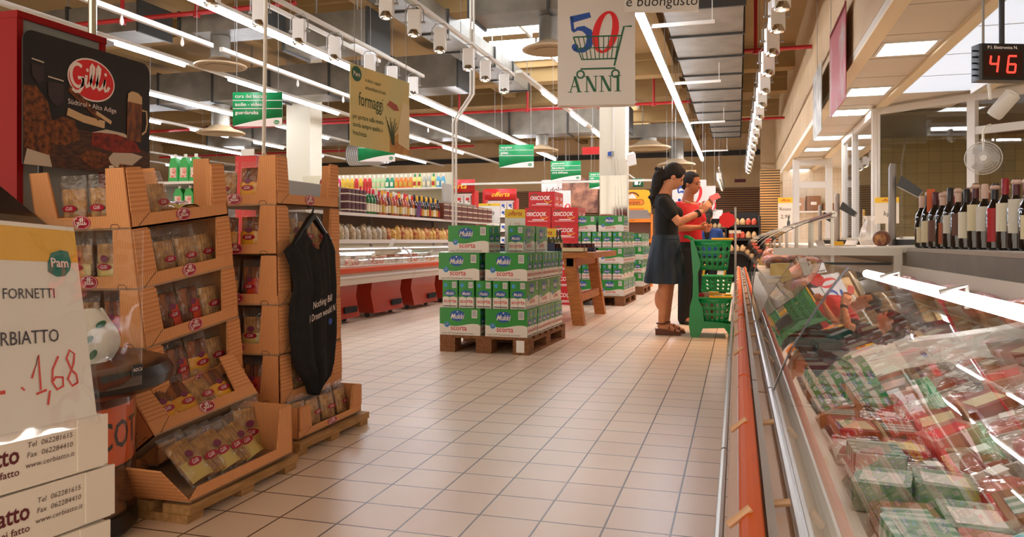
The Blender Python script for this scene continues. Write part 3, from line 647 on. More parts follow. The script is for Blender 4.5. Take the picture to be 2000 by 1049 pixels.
q.m(M_pb); q.art([(.0, .33), (.06, .34), (.12, .28), (.14, .2), (.2, .23), (.26, .22), (.29, .14), (.2, .1), (.0, .1)], y); q.ribbon(arc(.02, .22, .09, .1, -70, 95, 12), .03, y-.0004); q.ribbon([(.23, .36), (.33, .30), (.40, .25)], .03, y-.0004)
q.m(M_pw); q.ribbon([(.22, .255), (.31, .235), (.43, .225)], .035, y-.0004); q.ribbon([(.38, .275), (.47, .24)], .018, y-.0006)
q.m(M_pm); q.art([(.35, .12), (.36, .18), (.44, .205), (.55, .2), (.63, .16), (.66, .12), (.5, .1)], y-.0006); q.m(M_pw2); q.art([(.35, .178), (.44, .205), (.55, .2), (.6, .175), (.5, .19), (.4, .185)], y-.0009)
q.art([(.44, .06), (.48, .1), (.6, .11), (.67, .1), (.6, .05), (.5, .03)], y-.0006); q.m(M_pb); q.art([(.28, .06), (.34, .1), (.44, .09), (.47, .04), (.36, .01)], y-.0009); q.art([(.5, .0), (.52, .05), (.62, .05), (.6, .02)], y-.0009)
q.m(M_pg); q.art([(.12, .37), (.2, .37), (.2, .3), (.17, .27), (.14, .28), (.12, .31)], y-.0005); q.art([(.04, .43), (.1, .43), (.1, .37), (.07, .35), (.04, .38)], y-.0005); q.m(M_pw2); q.ribbon([(.12, .39), (.2, .385)], .006, y-.0008); q.ribbon([(.04, .45), (.1, .445)], .006, y-.0008)
q.m(M_pw2); q.art([(.0, .0), (.02, .08), (.12, .07), (.14, .0)], y-.0012); q.m(M_pb); q.art([(.0, .07), (.04, .14), (.12, .13), (.15, .08), (.12, .05)], y-.0014)
q.m(M_pbeer); q.art([(.565, .17), (.66, .17), (.665, .37), (.57, .37)], y-.0012); q.m(M_pw); q.art([(.57, .36), (.575, .40), (.6, .415), (.64, .412), (.665, .395), (.665, .36)], y-.0016); q.ribbon([(.665, .33), (.695, .33), (.7, .27), (.69, .23), (.665, .21)], .01, y-.0016)
q.build('food_picture', r, ang=0)
q = MB(); q.at((0, 0, 0), (0, 0, PI/2)); q.m(M_script).oval(.355, .42, .135, .098, -.002); q.m(M_redp).oval(.355, .42, .128, .091, -.003); q.m(M_script); script_name(q, .36, .42, .17, -.004, .09); q.build('logo', r, ang=0)
q = MB(M_script); q.at((0, 0, 0), (0, 0, PI/2)); q.text('Südtirol • Alto Adige', .36, .30, .033, -.004, 0); q.build('lettering', r, ang=0)
for yy in (.08, .62): MB(M_black).box(-.012, -.004, yy, yy+.02, -1.27, .3).build('support_post', r)
# black barrel bin with orange label, paper bag, dark basket
def wrap_text(q, s, rad, z, size, a0, sx=1, bold=0):
    vs, fs = text_geo(s, 0, bold, 1); out = []
    for v in vs: a = a0+v[0]*size*sx/rad; out.append((rad*math.cos(a), rad*math.sin(a), z+v[1]*size))
    q.add(out, fs)
r = thing('biscuit_barrel', 'clear round biscuit barrel with orange label and broad black lid', 'barrel', (-2.15, 1.95, 0))
q = MB(M_black); q.lathe([(.26, 0), (.28, .02), (.275, .075), (.265, .08)], 36); q.build('base', r)
q = MB(mat('biscuit_fill', '#6d4020', .7, col2='#2a1508', scale=18, detail=4)); q.lathe([(.262, .08), (.262, .225)], 36); q.build('biscuits', r)
q = MB(mat('barrel_label', '#d9591c', .45)); q.lathe([(.266, .235), (.268, .24), (.268, .42), (.266, .425)], 40); q.m(M_ink); wrap_text(q, 'BISCOTTI', .2695, .33, .125, R(6), .8, .01); q.build('label', r)
q = MB(M_glass); q.lathe([(.272, .08), (.272, .47)], 36, cap=False); q.build('wall', r)
q = MB(mat('lid_black', '#08080a', .28, coat=.1)); q.lathe([(.27, .468), (.35, .47), (.385, .49), (.39, .52), (.37, .55), (.33, .562), (.26, .55), (.2, .535), (.05, .53)], 40); q.build('lid', r)
M_bagp = mat('bag_white', '#dcd8cc', .55, bump=.6, scale=9); r = thing('paper_bag', 'white bag with green leaf prints resting on the black barrel lid', 'bag', (-1.99, 1.93, .565), (0, 0, R(60)))
q = MB(M_bagp); k = 10; n = 20; vs = []; fs = []
for i in range(k+1):
    v = i/k; w = (.09+.035*math.sin(v*2.4+.3)-.025*v); d = .05*(1-v)**.7+.006
    for j in range(n): t = 2*PI*j/n; wob = 1+.1*math.sin(3*t+v*5)+.05*math.sin(7*t+2*v); vs.append((w*math.cos(t)*wob, d*math.sin(t)*wob, .165*v+.006*math.sin(4*t)*v))
for i in range(k):
    for j in range(n): fs.append((i*n+j, i*n+(j+1) % n, (i+1)*n+(j+1) % n, (i+1)*n+j))
fs.append(tuple(range(n))[::-1]); q.add(vs, fs); q.build('paper', r)
q = MB(M_dgreen)
for cx, cz, a in ((-.06, .05, .5), (.02, .075, .7), (.03, .03, 1.0), (-.03, .11, .8), (.06, .12, .5)):
    q.at((cx, -.0, cz)); P = [(.017*math.cos(2*PI*i/12)*math.cos(a)-.01*math.sin(2*PI*i/12)*math.sin(a), .017*math.cos(2*PI*i/12)*math.sin(a)+.01*math.sin(2*PI*i/12)*math.cos(a)) for i in range(12)]
    dd = -(.05*(1-cz/.165)**.7+.006)*1.12-.004; q.art(P, dd)
q.build('leaf_print', r)
r = thing('display_basket', 'black plastic basket on a stand at the left edge, before the red cabinet', 'basket', (-2.62, 2.05, 0), (0, 0, R(10)))
q = MB(M_black); q.prism([(-.16, .98), (.2, .93), (.22, .97), (.0, 1.14), (-.16, 1.26)], -.2, .2, 'Y'); q.build('bin', r)
q = MB(M_black); q.box(-.14, .14, -.15, .15, .02, .95); q.build('stand', r); q = MB(M_black); q.box(-.2, .2, -.2, .2, 0, .02); q.build('foot', r)
# price card in its acrylic holder
def basis(o, ux, uz):
    ux = Vector(ux).normalized(); uz = Vector(uz); uz = (uz-ux*uz.dot(ux)).normalized(); uy = uz.cross(ux)
    M = Matrix((ux, uy, uz)).transposed().to_4x4(); M.translation = Vector(o); return M
Mc = basis((-1.043, 1.052, .655), (-.043, .997, -.06), (-.2, .05, .965))   # origin: lower right corner, x to the right, z up
r = thing('price_card', 'large white price card with yellow band and red handwritten 1,68', 'price sign'); put(r, Mc)
q = MB(M_paper); q.box(-.34, 0, 0, .003, 0, .325); q.build('card', r)
q = MB(mat('band_yellow', '#e8b23c', .5)); q.rect(-.34, 0, .262, .318, -.0006); q.build('yellow_band', r)
q = MB(mat('leaf_teal', '#17766a', .5)); q.art([(-.066, .245), (-.064, .262), (-.056, .277), (-.035, .283), (-.02, .281), (-.016, .262), (-.021, .248), (-.033, .238), (-.05, .237)], -.0012); q.m(M_script); q.text('Pam', -.041, .26, .022, -.0018, 0, .02); q.build('leaf_logo', r)
M_pen = mat('blue_black_pen', '#2b2c44', .6); M_rpen = mat('red_pen', '#d8262a', .6)
q = MB(M_pen); q.text('BISCOTTI FORNETTI', -.058, .208, .024, -.0014, .08, sx=.9, align='R'); q.build('lettering', r); q = MB(M_pen); q.text('CERBIATTO', -.06, .138, .03, -.0014, .1, .004, sx=.9, align='R'); q.build('lettering', r)
q = MB(M_rpen)
def st(P, w=.0038): q.ribbon(P, w, -.0014)
st([(-.121, .075), (-.104, .11), (-.107, .055)]); st([(-.116, .05), (-.096, .054)]); st([(-.09, .052), (-.097, .03)]); st([(-.066, .105), (-.08, .085), (-.084, .065), (-.076, .052), (-.063, .056), (-.062, .07), (-.076, .072), (-.082, .066)])
st([(-.043, .08), (-.05, .1), (-.042, .113), (-.033, .106), (-.037, .09), (-.052, .066), (-.045, .054), (-.033, .058), (-.034, .072), (-.043, .08)]); st([(-.14, .06), (-.138, .062)], .008); st([(-.2, .1), (-.2, .06), (-.17, .06)], .006)
q.build('price', r)
r = thing('acrylic_holder', 'clear acrylic sheet holder around the large white price card', 'sign holder'); put(r, Mc)
M_acr = clear('acrylic', base=.055, gain=.6, rough=.03, bump=.25, bscale=6)
q = MB(M_acr); q.box(-.36, .004, -.006, -.004, -.015, .335); q.build('front_sheet', r)
Mc2 = basis((-1.115, 1.235, .70), (-.043, .997, -.04), (-.02, .0, 1)); l2 = Mc.inverted() @ Mc2
q = MB(M_acr); q.T = l2.copy(); q.box(-.45, 0, 0, .002, -.03, .27); q.build('back_sheet', r)
q = MB(M_ink); q.T = l2.copy(); q.box(-.028, -.002, -.003, -.001, -.012, .01); q.m(M_script); q.T = l2 @ TL(0, -.0035, 0); q.text('ADCX', -.015, .0, .009, 0); q.build('maker_tag', r)
# stack of white cake boxes on a plinth
M_box = mat('box_white', '#ddd3c5', .6); M_boxp = mat('gothic_red', '#5a1620', .6); M_boxt = mat('box_print', '#57443c', .6)
ang = math.atan2(.988, .151)
M0 = basis((-1.187, 1.215, .614), (.151, .988, 0), (0, 0, 1))
for i in range(3):
    r = thing('cake_box', 'white cake box with dark red printed name, %s of the left stack' % ('topmost', 'middle', 'lowest')[i], 'box', group='white cake boxes'); put(r, M0 @ TL(.0+(.0, .018, .004)[i], (0, .004, -.002)[i], -.104*(i+1)+.001) @ RZ((0, 1.5, 0)[i]))
    q = MB(M_box); q.box(-.42, 0, 0, .3, 0, .1); q.build('carton', r)
    q = MB(M_box); q.box(-.058, .004, -.006, -.0005, .004, .101); q.build('flap', r); q = MB(M_box); q.box(-.43, .004, .301, .304, .004, .101); q.build('flap', r)
    q = MB(M_boxp); q.text('Cerbiatto', -.165, .062, .044, -.001, 0, .02, sx=.8, align='R'); q.text('il cioccolato che hai fatto', -.165, .032, .018, -.001, 0, .008, align='R'); q.build('brand_print', r)
    q = MB(M_boxt)
    for t, zz in (('Tel  062281615', .075), ('Fax  062284410', .057), ('www.cerbiatto.it', .039)): q.text(t, -.108, zz, .0135, -.001, .1)
    q.build('contact_print', r)
r = thing('display_plinth', 'plain plinth under the white cake boxes', 'plinth'); put(r, M0 @ TL(0, 0, -.614)); q = MB(M_box); q.box(-.4, -.02, .01, .29, 0, .299); q.build('plinth_body', r)
# ---------------------------------------------------------------- milk cases on pallets
M_mg = mat('milk_green', '#2a8a33', .3); M_mw = mat('milk_white', '#dcd5cb', .35); M_mb = mat('milk_blue', '#0f4f9e', .4); M_ml = mat('milk_lightblue', '#3f93c8', .4)
M_mr = mat('milk_red', '#c22126', .45); M_mt = mat('milk_text', '#5d5a5a', .5); M_bar = mat('barcode_grey', '#8f93a0', .6); M_pink = mat('milk_pink', '#d98f86', .5)
def milk_case():
    q = MB(M_mg); w, d, H = .186, .069, .232
    q.box(-w, w, -d, d, 0, H); q.smooth = False
    def front(q):
        q.m(M_mw); P = [(-w, .0), (w, .0), (w, .088)]; P += [(w-2*w*i/14, .088+.012*math.sin(i/14*6.5+.6)) for i in range(1, 14)]+[(-w, .095)]; q.art(P, -.0006)
        q.m(M_mb); q.art([(-.022+.066*math.cos(2*PI*i/20)*(1+.06*math.sin(6*PI*i/20)), .165+.046*math.sin(2*PI*i/20)) for i in range(20)], -.0012)
        q.m(M_mw); q.text('Mukki', -.02, .158, .062, -.002, .3, .02, sx=.8); q.art([(-.03, .2), (-.022, .19), (-.014, .2), (-.022, .206)], -.002)
        q.m(M_ml); q.oval(-.118, .088, .024, .024, -.0014, 14); q.m(M_mb); q.oval(-.118, .088, .015, .015, -.002, 12); q.m(M_mw); q.ribbon([(-.124, .082), (-.12, .096), (-.112, .096), (-.116, .084)], .004, -.0024)
        q.m(M_mr); q.text('scorta', -.01, .06, .062, -.0012, 0, .012, sx=.95)
        q.m(M_mt); q.text('Latte UHT Parzialmente Scremato', -.02, .016, .022, -.0012, .1, .004, sx=.95)
        q.m(M_mw); q.rect(.108, .158, .148, .216, -.0012); q.m(M_bar)
        for i in range(6): q.rect(.114+.0066*i, .118+.0066*i, .158, .21, -.0018)
    def end(q):
        for s_ in (-1, 1):
            c_ = s_*.034; q.m(M_mw); q.art([(c_-.032, 0), (c_+.032, 0), (c_+.032, .085), (c_, .093), (c_-.032, .088)], -.0006)
        q.m(M_mb); q.oval(0, .122, .05, .027, -.0012, 16); q.m(M_mw); q.text('Mukki', 0, .119, .038, -.002, .3, .014, sx=.8)
        q.m(M_ml); q.oval(-.04, .19, .016, .018, -.0012, 12); q.m(M_mw); q.rect(.02, .06, .168, .218, -.0012); q.m(M_bar)
        for i in range(4): q.rect(.025+.0085*i, .03+.0085*i, .174, .212, -.0018)
        q.m(M_mr); q.text('scorta', 0, .056, .046, -.0018, 0, .012); q.m(M_mt); q.ribbon([(-.06, .012), (.06, .012)], .01, -.0012); q.m(M_dgreen); q.rect(-.0012, .0012, .09, .23, -.0012)
    for a, dd, fn in ((0, d, front), (PI, d, front), (PI/2, w, end), (-PI/2, w, end)):
        q.T = Matrix.Rotation(a, 4, 'Z') @ Matrix.Translation((0, -dd, 0)); fn(q)
    q.T = Matrix(); q.m(M_mg)
    return q.build('milk_case')
case0 = milk_case(); case_used = []
def case(M, label, group):
    o = case0 if not case_used else dup(case0); case_used.append(1); put(o, M); return tag(o, label, 'milk case', group)
def make_pallet():
    r = thing('euro_pallet', 'x', 'pallet')
    for i in range(7): y = -.6+i*1.1/6*1.0; MB(M_pal).box(-.4, .4, y, y+.1 if i % 3 else y+.1, .122, .144).build('deck_board', r)
    for x in (-.4, -.07, .26): MB(M_pal).box(x, x+.14, -.6, .6, .1, .122).build('stringer_board', r)
    for x in (-.4, -.07, .26):
        for yy in (-.6, -.07, .46): MB(M_pal).box(x, x+.14, yy, yy+.14, .022, .1).build('block', r)
        MB(M_pal).box(x, x+.14, -.6, .6, 0, .022).build('bottom_board', r)
    return r
pallet0 = make_pallet(); palu = []
def pallet(M, label):
    o = pallet0 if not palu else dup(pallet0); palu.append(1); put(o, M); o['label'] = label; o['group'] = 'pallets of milk'; return o
LAY = ['bottom', 'second', 'third', 'fourth', 'top']; HL = .2345
def stack(Mp, spec, who, plabel):
    pallet(Mp, plabel); g = 'milk cases on the %s pallet' % who
    for li, (kind, cols) in enumerate(spec):
        z = .1445+HL*li
        lay = LAY[li] if li < len(spec)-1 else 'top'
        if kind == 'L':
            for ci, (x, n, y0) in enumerate(cols):
                for k in range(n):
                    case(Mp @ TL(x+rnd(-.004, .004), y0+.143*k, z) @ RZ(rnd(-.8, .8)), 'green and white milk case, %s layer of %s stack, %s column, %s from front' % (lay, who, ('left', 'right')[ci], ORD[k]), g)
        else:
            for ci, (x, n, y0) in enumerate(cols):
                for k in range(n):
                    case(Mp @ TL(x, y0+.38*k, z) @ RZ(90+rnd(-.6, .6)), 'milk case end-on, %s layer of %s stack, %s across, %s from front' % (lay, who, ORD[ci], ORD[k]), g)
Lf = ('L', ((-.2, 8, -.525), (.205, 8, -.525))); Ef = ('E', tuple((-.31+.153*i, 3, -.405) for i in range(5)))
MP1 = TL(-2.03, 6.74, 0) @ RZ(-2)
stack(MP1, [('L', ((-.215, 8, -.525), (.2, 8, -.525))), Ef, ('L', ((-.225, 6, -.525), (.2, 8, -.525))), ('L', ((-.15, 2, -.5),))], 'near', 'brown wooden pallet under the near stack of milk cases')
case(MP1 @ TL(.21, -.2, .1445+3*HL) @ RZ(92), 'single milk case end-on at the right on top of near stack', 'milk cases on the near pallet')
case(MP1 @ TL(.21, .2, .1445+3*HL) @ RZ(90), 'single milk case end-on at the rear right on top of near stack', 'milk cases on the near pallet')
tag(MB(M_paper).at((0, 0, 0)).box(.29, .36, -.604, -.601, .02, .12).build('paper_tag'), 'small white paper slip stuck on the near pallet corner block', 'label'); put(bpy.data.objects['paper_tag'], MP1)
front2 = [('L', ((-.2, 3, -.525), (.205, 8, -.525))), ('E', tuple((-.31+.153*i, 3 if i == 4 else 1, -.405) for i in range(5)))]
MP2 = TL(-1.96, 11.73, 0) @ RZ(-1)
stack(MP2, [front2[0], front2[1], front2[0], front2[1], ('L', ((-.2, 3, -.525), (.205, 3, -.525)))], 'middle', 'wooden pallet under the taller middle stack of milk cases')
MP3 = TL(-1.98, 14.15, 0)
stack(MP3, [front2[0], front2[1], front2[0], ('E', tuple((-.31+.153*i, 3 if i == 4 else 1, -.405) for i in range(2, 5)))], 'rear', 'wooden pallet under the farthest stack of milk cases')
# offer cards
M_offy = mat('offer_yellow', '#f0c531', .5); M_offr = mat('offer_red', '#c22a20', .5)
def offer_card(loc, rz, w, h, band, label, scribble=(), word='offerta', wm=None, legs=0):
    r = thing('offer_card', label, 'price sign', loc, (0, 0, R(rz)), 'offer cards'); q = MB(M_paper); q.box(-w/2, w/2, 0, .004, legs, h); q.build('card', r)
    q = MB(M_offy); q.rect(-w/2, w/2, h-band, h, -.0008); q.m(wm or M_offr); q.text(word, 0, h-band*.5, band*.72, -.0014, .35, .012, sx=.85); q.build('offer_band', r, ang=0)
    for t, z, s_, m_ in scribble: q = MB(m_); q.text(t, 0, z, s_, -.0012, .1); q.build('handwriting', r, ang=0)
    if legs: MB(M_wmetal).box(-.012, .012, 0, .004, 0, legs).build('stick', r)
    return r
M_pinkpen = mat('pink_pen', '#d9a0a0', .6)
offer_card((-1.96, 6.78, .1445+3*HL), 6, .19, .39, .08, 'tall white price card with yellow band standing in the near milk stack', (('1,75', .24, .07, M_pinkpen), ('latte', .13, .05, M_pinkpen)))
# trestle table with oils and preserves
r = thing('trestle_table', 'sturdy pine trestle table between the milk stacks', 'table', (-2.2, 9.2, 0))
MB(M_wood).box(-.75, .68, -.85, .85, .755, .82).build('tabletop', r)
for sx in (-1, 1):
    for sy in (-1, 1): q = MB(M_wood); x = sx*.46; q.prism([(x+sx*.03-.06, 0), (x+sx*.03+.07, 0), (x-sx*.07+.06, .755), (x-sx*.07-.07, .755)], sy*.7-.06, sy*.7+.06, 'Y'); q.build('leg', r)
    q = MB(M_wood); q.box(sx*.46-.02, sx*.46+.03, -.64, .64, .25, .34); q.build('crossbar', r); q = MB(M_wood); q.box(sx*.4-.04, sx*.4+.04, -.76, .76, .66, .752); q.build('apron', r)
M_oilb = mat('olive_bottle', '#4a4a1e', .15, coat=.5); M_jar = mat('preserve_jar', '#6a1f14', .2, col2='#3a1710', scale=60); M_lab = mat('paper_label', '#d8c49a', .6)
M_navy = mat('navy_card', '#1d2a44', .5); M_caps = mat('dark_cap', '#120e10', .4)
def bottle_mesh(glass, lab, cap, r_=.037, h=.3, body=.58, neck=.0135, lab0=.1, lab1=.42, capz=.8, n=12, labcov=1.0, name='wine_bottle'):
    r = thing(name, 'x', 'bottle'); q = MB(glass)
    q.lathe([(r_*.8, 0), (r_, .008), (r_, h*body), (r_*.75, h*(body+.09)), (neck*1.1, h*(body+.17)), (neck, h*.97), (neck, h)], n); q.build('glass', r)
    q = MB(lab)
    if labcov >= 1: q.lathe([(r_+.0008, h*lab0), (r_+.0008, h*lab1)], n, cap=False)
    else:
        k = 8; a0 = -PI/2-PI*labcov; a1 = -PI/2+PI*labcov; L_ = [(math.cos(a0+(a1-a0)*i/k)*(r_+.0008), math.sin(a0+(a1-a0)*i/k)*(r_+.0008)) for i in range(k+1)]
        q.add([(x, y, z) for z in (h*lab0, h*lab1) for x, y in L_], [(i, i+1, k+2+i, k+1+i) for i in range(k)])
    q.build('label', r); q = MB(cap); q.lathe([(neck+.0016, h*capz), (neck+.002, h*.99), (neck*.9, h+.003)], n); q.build('cap', r); return r
oil0 = bottle_mesh(M_oilb, M_lab, M_caps, .034, .25, .55, name='oil_bottle')
for i in range(11):
    o = oil0 if i == 0 else dup(oil0); o.location = (-2.42+.09*(i % 6)+rnd(-.01, .01), 8.72+.16*(i//6), .821)
    tag(o, 'green oil bottle on the trestle table, %s row, %s from left' % (('front', 'back')[i//6], ORD[i % 6]), 'bottle', 'oil bottles on the trestle table')
jar0 = None
for i in range(7):
    x = -2.62+.29*(i % 4)+(0 if i < 4 else .3); y = 8.45 if i < 4 else 8.95
    r = thing('preserve_carton', 'low carton of red preserve jars on trestle table, %s, %s from left' % (('front row', 'back row')[i//4], ORD[i % 4]), 'carton', (x, y, .821), group='cartons of preserves')
    q = MB(M_lab if i % 2 else M_navy); q.box(-.13, .13, -.09, .09, 0, .008); q.box(-.13, .13, -.09, -.084, 0, .05); q.box(-.13, .13, .084, .09, 0, .05); q.box(-.13, -.124, -.09, .09, 0, .05); q.box(.124, .13, -.09, .09, 0, .05); q.build('carton_tray', r)
    for k in range(6):
        jx = -.085+.085*(k % 3); jy = -.045+.09*(k//3); q = MB(M_jar); q.lathe([(.033, .009), (.038, .015), (.038, .07), (.032, .078)], 10, c=(jx, jy)); q.m(M_caps); q.lathe([(.034, .078), (.034, .095), (.0, .095)], 10, c=(jx, jy), cap=False)
        j = q.build('jar', r)
offer_card((-2.13, 8.62, .821), 4, .26, .27, .1, 'yellow offer card on a white stick among the oil bottles', (), legs=.17)
tag(MB(M_navy).at((-2.02, 8.31, .87), (R(-12), 0, R(3))).box(-.075, .075, 0, .004, -.05, .06).build('chalk_card'), 'small navy card leaning on the preserve cartons', 'price sign'); bpy.data.objects['chalk_card'].location.z = 0
# red snack boxes
M_rbox = mat('snack_red', '#c5131a', .45)
def red_box():
    q = MB(M_rbox); q.box(-.2, .2, -.14, .14, 0, .238)
    for a, d in ((0, .14), (PI/2, .2)):
        q.T = Matrix.Rotation(a, 4, 'Z') @ Matrix.Translation((0, -d, 0)); w = 1 if a == 0 else .7
        q.m(M_script); q.text('COOK', .03*w, .14, .085*w, -.001, .15, .03, sx=.8); q.text('CRIX', -.12*w, .14, .075*w, -.001, .15, .03, sx=.6) if a == 0 else None; q.ribbon([(-.08, .06), (.1, .06)], .014, -.001); q.ribbon([(-.15, .04), (.15, .04)], .008, -.001)
        q.m(M_dgreen); q.ribbon(arc(-.1*w, .17, .05, .03, 20, 170, 8), .012, -.0015); q.m(M_yellow); q.ribbon(arc(.1*w, .12, .06, .04, 200, 340, 8), .01, -.0015)
    q.T = Matrix(); return q.build('snack_box')
rb0 = red_box(); n = 0
for k in range(7):
    for i in range(2 if k < 6 else 1):
        for j in range(2):
            o = rb0 if n == 0 else dup(rb0); n += 1
            o.location = (-2.86+.41*i+(.0 if k < 6 else .06), 11.25+.29*j, .24*k+.001); o.rotation_euler = (0, 0, R(rnd(-1, 1)))
            tag(o, 'red snack box, %s level up, %s, %s row, behind the trestle table' % (ORD[k], ('left', 'right')[i], ('front', 'back')[j]), 'box', 'red snack boxes')
# ---------------------------------------------------------------- freezers with shelf above, gondolas
M_fred = mat('freezer_red', '#9c2a12', .35, coat=.2); M_fcream = mat('freezer_cream', '#cdbfae', .45); M_forange = mat('freezer_orange', '#c8471b', .35)
M_frost = mat('frozen_goods', '#d9cfc2', .6, col2='#b2432e', scale=22, detail=4, ramp=(.35, .5))
FX, F0, F1 = -4.22, 7.2, 14.6
for k in range(3):
    y0 = F0+k*2.45; y1 = y0+2.44
    r = thing('chest_freezer', 'long open freezer with orange bumper, %s along the left aisle' % ('nearest', 'middle', 'farthest')[k], 'freezer', (FX, y0, 0), group='freezers on the left aisle'); L_ = y1-y0
    q = MB(M_fcream); q.prism([(0, .50), (-.02, .44), (-.70, .44), (-.70, .86), (-.66, .86), (-.66, .60), (-.12, .58), (-.06, .66), (0, .66)], 0, L_, 'Y'); q.build('tub', r)
    q = MB(M_forange); q.prism([(-.01, .57), (.03, .58), (.035, .61), (.03, .635), (-.01, .645)], 0, L_, 'Y'); q.build('bumper', r)
    q = MB(M_wmetal); q.prism([(-.01, .515), (.02, .52), (.02, .545), (-.01, .55)], 0, L_, 'Y'); q.build('trim_strip', r)
    q = MB(M_glass); q.add([(x, y, z) for y in (0.01, L_-.01) for x, z in ((-.03, .665), (-.05, .74), (-.10, .81), (-.18, .86))], [(0, 1, 5, 4), (1, 2, 6, 5), (2, 3, 7, 6)]); q.build('curved_glass', r)
    q = MB(M_steel); q.tube([(-.03, .01, .665), (-.05, .01, .74), (-.10, .01, .81), (-.18, .01, .86)], .008, 6); q.build('glass_edge', r)
    q = MB(M_wmetal); q.box(-.2, -.17, 0, L_, .855, .875); q.build('glass_rail', r)
    MB(mat('freezer_lamp', (1, .95, .85), emit=4)).box(-.24, -.21, .05, L_-.05, .845, .86).build('case_lamp', r)
    for j in range(2):
        q = MB(M_fred); a = .12+j*1.24; q.prism([(-.08, .44), (-.10, .30), (-.05, .06), (-.65, .06), (-.65, .44)], a, a+.86, 'Y'); q.build('foot', r)
        q = MB(M_dark); q.box(-.06, -.047, a+.5, a+.8, .12, .19); q.build('grille', r)
        for yy in (a+.1, a+.76): q = MB(M_black); q.cyl((-.2, yy-.015, .03), (-.2, yy+.015, .03), .03, 10); q.build('castor', r)
    for j in range(14):
        o = MB(mat('frozen_%d' % (j % 4), ('#d8d2c8', '#b63a2c', '#cfc4b0', '#a8a49a')[j % 4], .5, col2=('#a8988a', '#d8c8b8', '#b84436', '#c8c0b4')[j % 4], scale=30)).rbox(-.09, .09, -.075, .075, 0, .12+.05*((j*7) % 3)/2, .02).build('frozen_pack', None, (FX-.27-.2*((j*5) % 2), y0+.12+.17*j, .605), (0, 0, rnd(-.2, .2)))
        tag(o, '%s frozen pack under the glass of the %s freezer, %s from its near end' % (('white', 'red', 'pale', 'grey')[j % 4], ('nearest', 'middle', 'farthest')[k], ORD[j]), 'frozen food', 'packs in the freezers')
# shelf superstructure above the freezers
r = thing('freezer_shelving', 'grey double shelf standing over the left freezers', 'shelf', (-4.65, 7.4, 0))
M_shelf = mat('shelf_grey', '#9a9186', .5); M_rail = mat('price_rail', '#d8cfc2', .5)
for yy in (0, 2.3, 4.6, 6.7): MB(M_shelf).box(-.262, -.238, yy, yy+.05, .862, 1.62).build('upright', r)
MB(M_shelf).box(-.27, .14, 0, 6.9, 1.265, 1.29).build('shelf_board', r); MB(M_rail).box(.14, .15, 0, 6.9, 1.255, 1.292).build('price_rail', r)
MB(M_shelf).box(-.27, .22, 0, 6.9, .93, .955).build('shelf_board', r); MB(M_rail).box(.22, .235, 0, 6.9, .915, .965).build('price_rail', r)
MB(mat('shelf_back', '#8c8072', .6)).box(-.275, -.263, 0.05, 6.85, .9, 1.64).build('back_panel', r)
def gl(name, h): return mat('glass_'+name, h, .12, coat=.4)
GA = gl('amber', '#a85416'); GD = gl('dark', '#140d0a'); GG = gl('green', '#1f6b2c'); GR = gl('rose', '#b3472e'); GB = gl('brown', '#5a2410')
LBL = [mat('label_a', '#e6dcc0', .6), mat('label_b', '#c9a23a', .6), mat('label_d', '#b02a24', .6), mat('label_e', '#d8c8a0', .6)]
protos = {}
def shelf_bottle(key, x, y, z, label, group, s=1):
    if key not in protos:
        g, l, c, r_, h = key; protos[key] = bottle_mesh(BOTM[g], LBL[l], BOTC[c], r_, h, name='spirit_bottle'); o = protos[key]
    else: o = dup(protos[key])
    o.location = (x, y, z); o.rotation_euler = (0, 0, rnd(0, 6)); o.scale = (s, s, s); return tag(o, label, 'bottle', group)
BOTM = {'amber': GA, 'dark': GD, 'green': GG, 'rose': GR, 'brown': GB}; BOTC = {'r': M_redp, 'k': M_caps, 'g': M_yellow, 'w': M_white}
yy = 8.92; i = 0
while yy < 11.35:
    f = (yy-8.92)/2.43
    if f < .08: key = ('green', 0, 'r', .042, .33)
    elif f < .62: key = (('amber', 'rose', 'amber', 'brown')[i % 4], (0, 3, 1)[i % 3], ('w', 'r', 'g')[i % 3], .037, (.31, .33, .29, .32)[i % 4])
    else: key = (('dark', 'dark', 'brown')[i % 3], (1, 0, 1, 2)[i % 4], ('g', 'k')[i % 2], .038, (.30, .32, .31)[i % 3])
    for row in range(2):
        nm = {'green': 'green wine bottle', 'amber': 'amber spirit bottle', 'rose': 'rosy liqueur bottle', 'brown': 'brown spirit bottle', 'dark': 'dark sparkling wine bottle'}[key[0]]
        shelf_bottle(key, -4.56-.1*row, yy+.03*row, 1.291, '%s on shelf over freezers, %s row, %s from left' % (nm, ('front', 'back')[row], ORD[i]), 'bottles on the shelf over the freezers', (1, 1.08)[row])
    yy += .09; i += 1
tag(MB(mat('plum_card', '#5b2a6a', .6)).box(-.002, .002, -.06, .06, 0, .2).build('shelf_card', None, (-4.505, 10.45, 1.3), (0, .1, 0)), 'purple promotional card standing among the amber bottles', 'price sign')
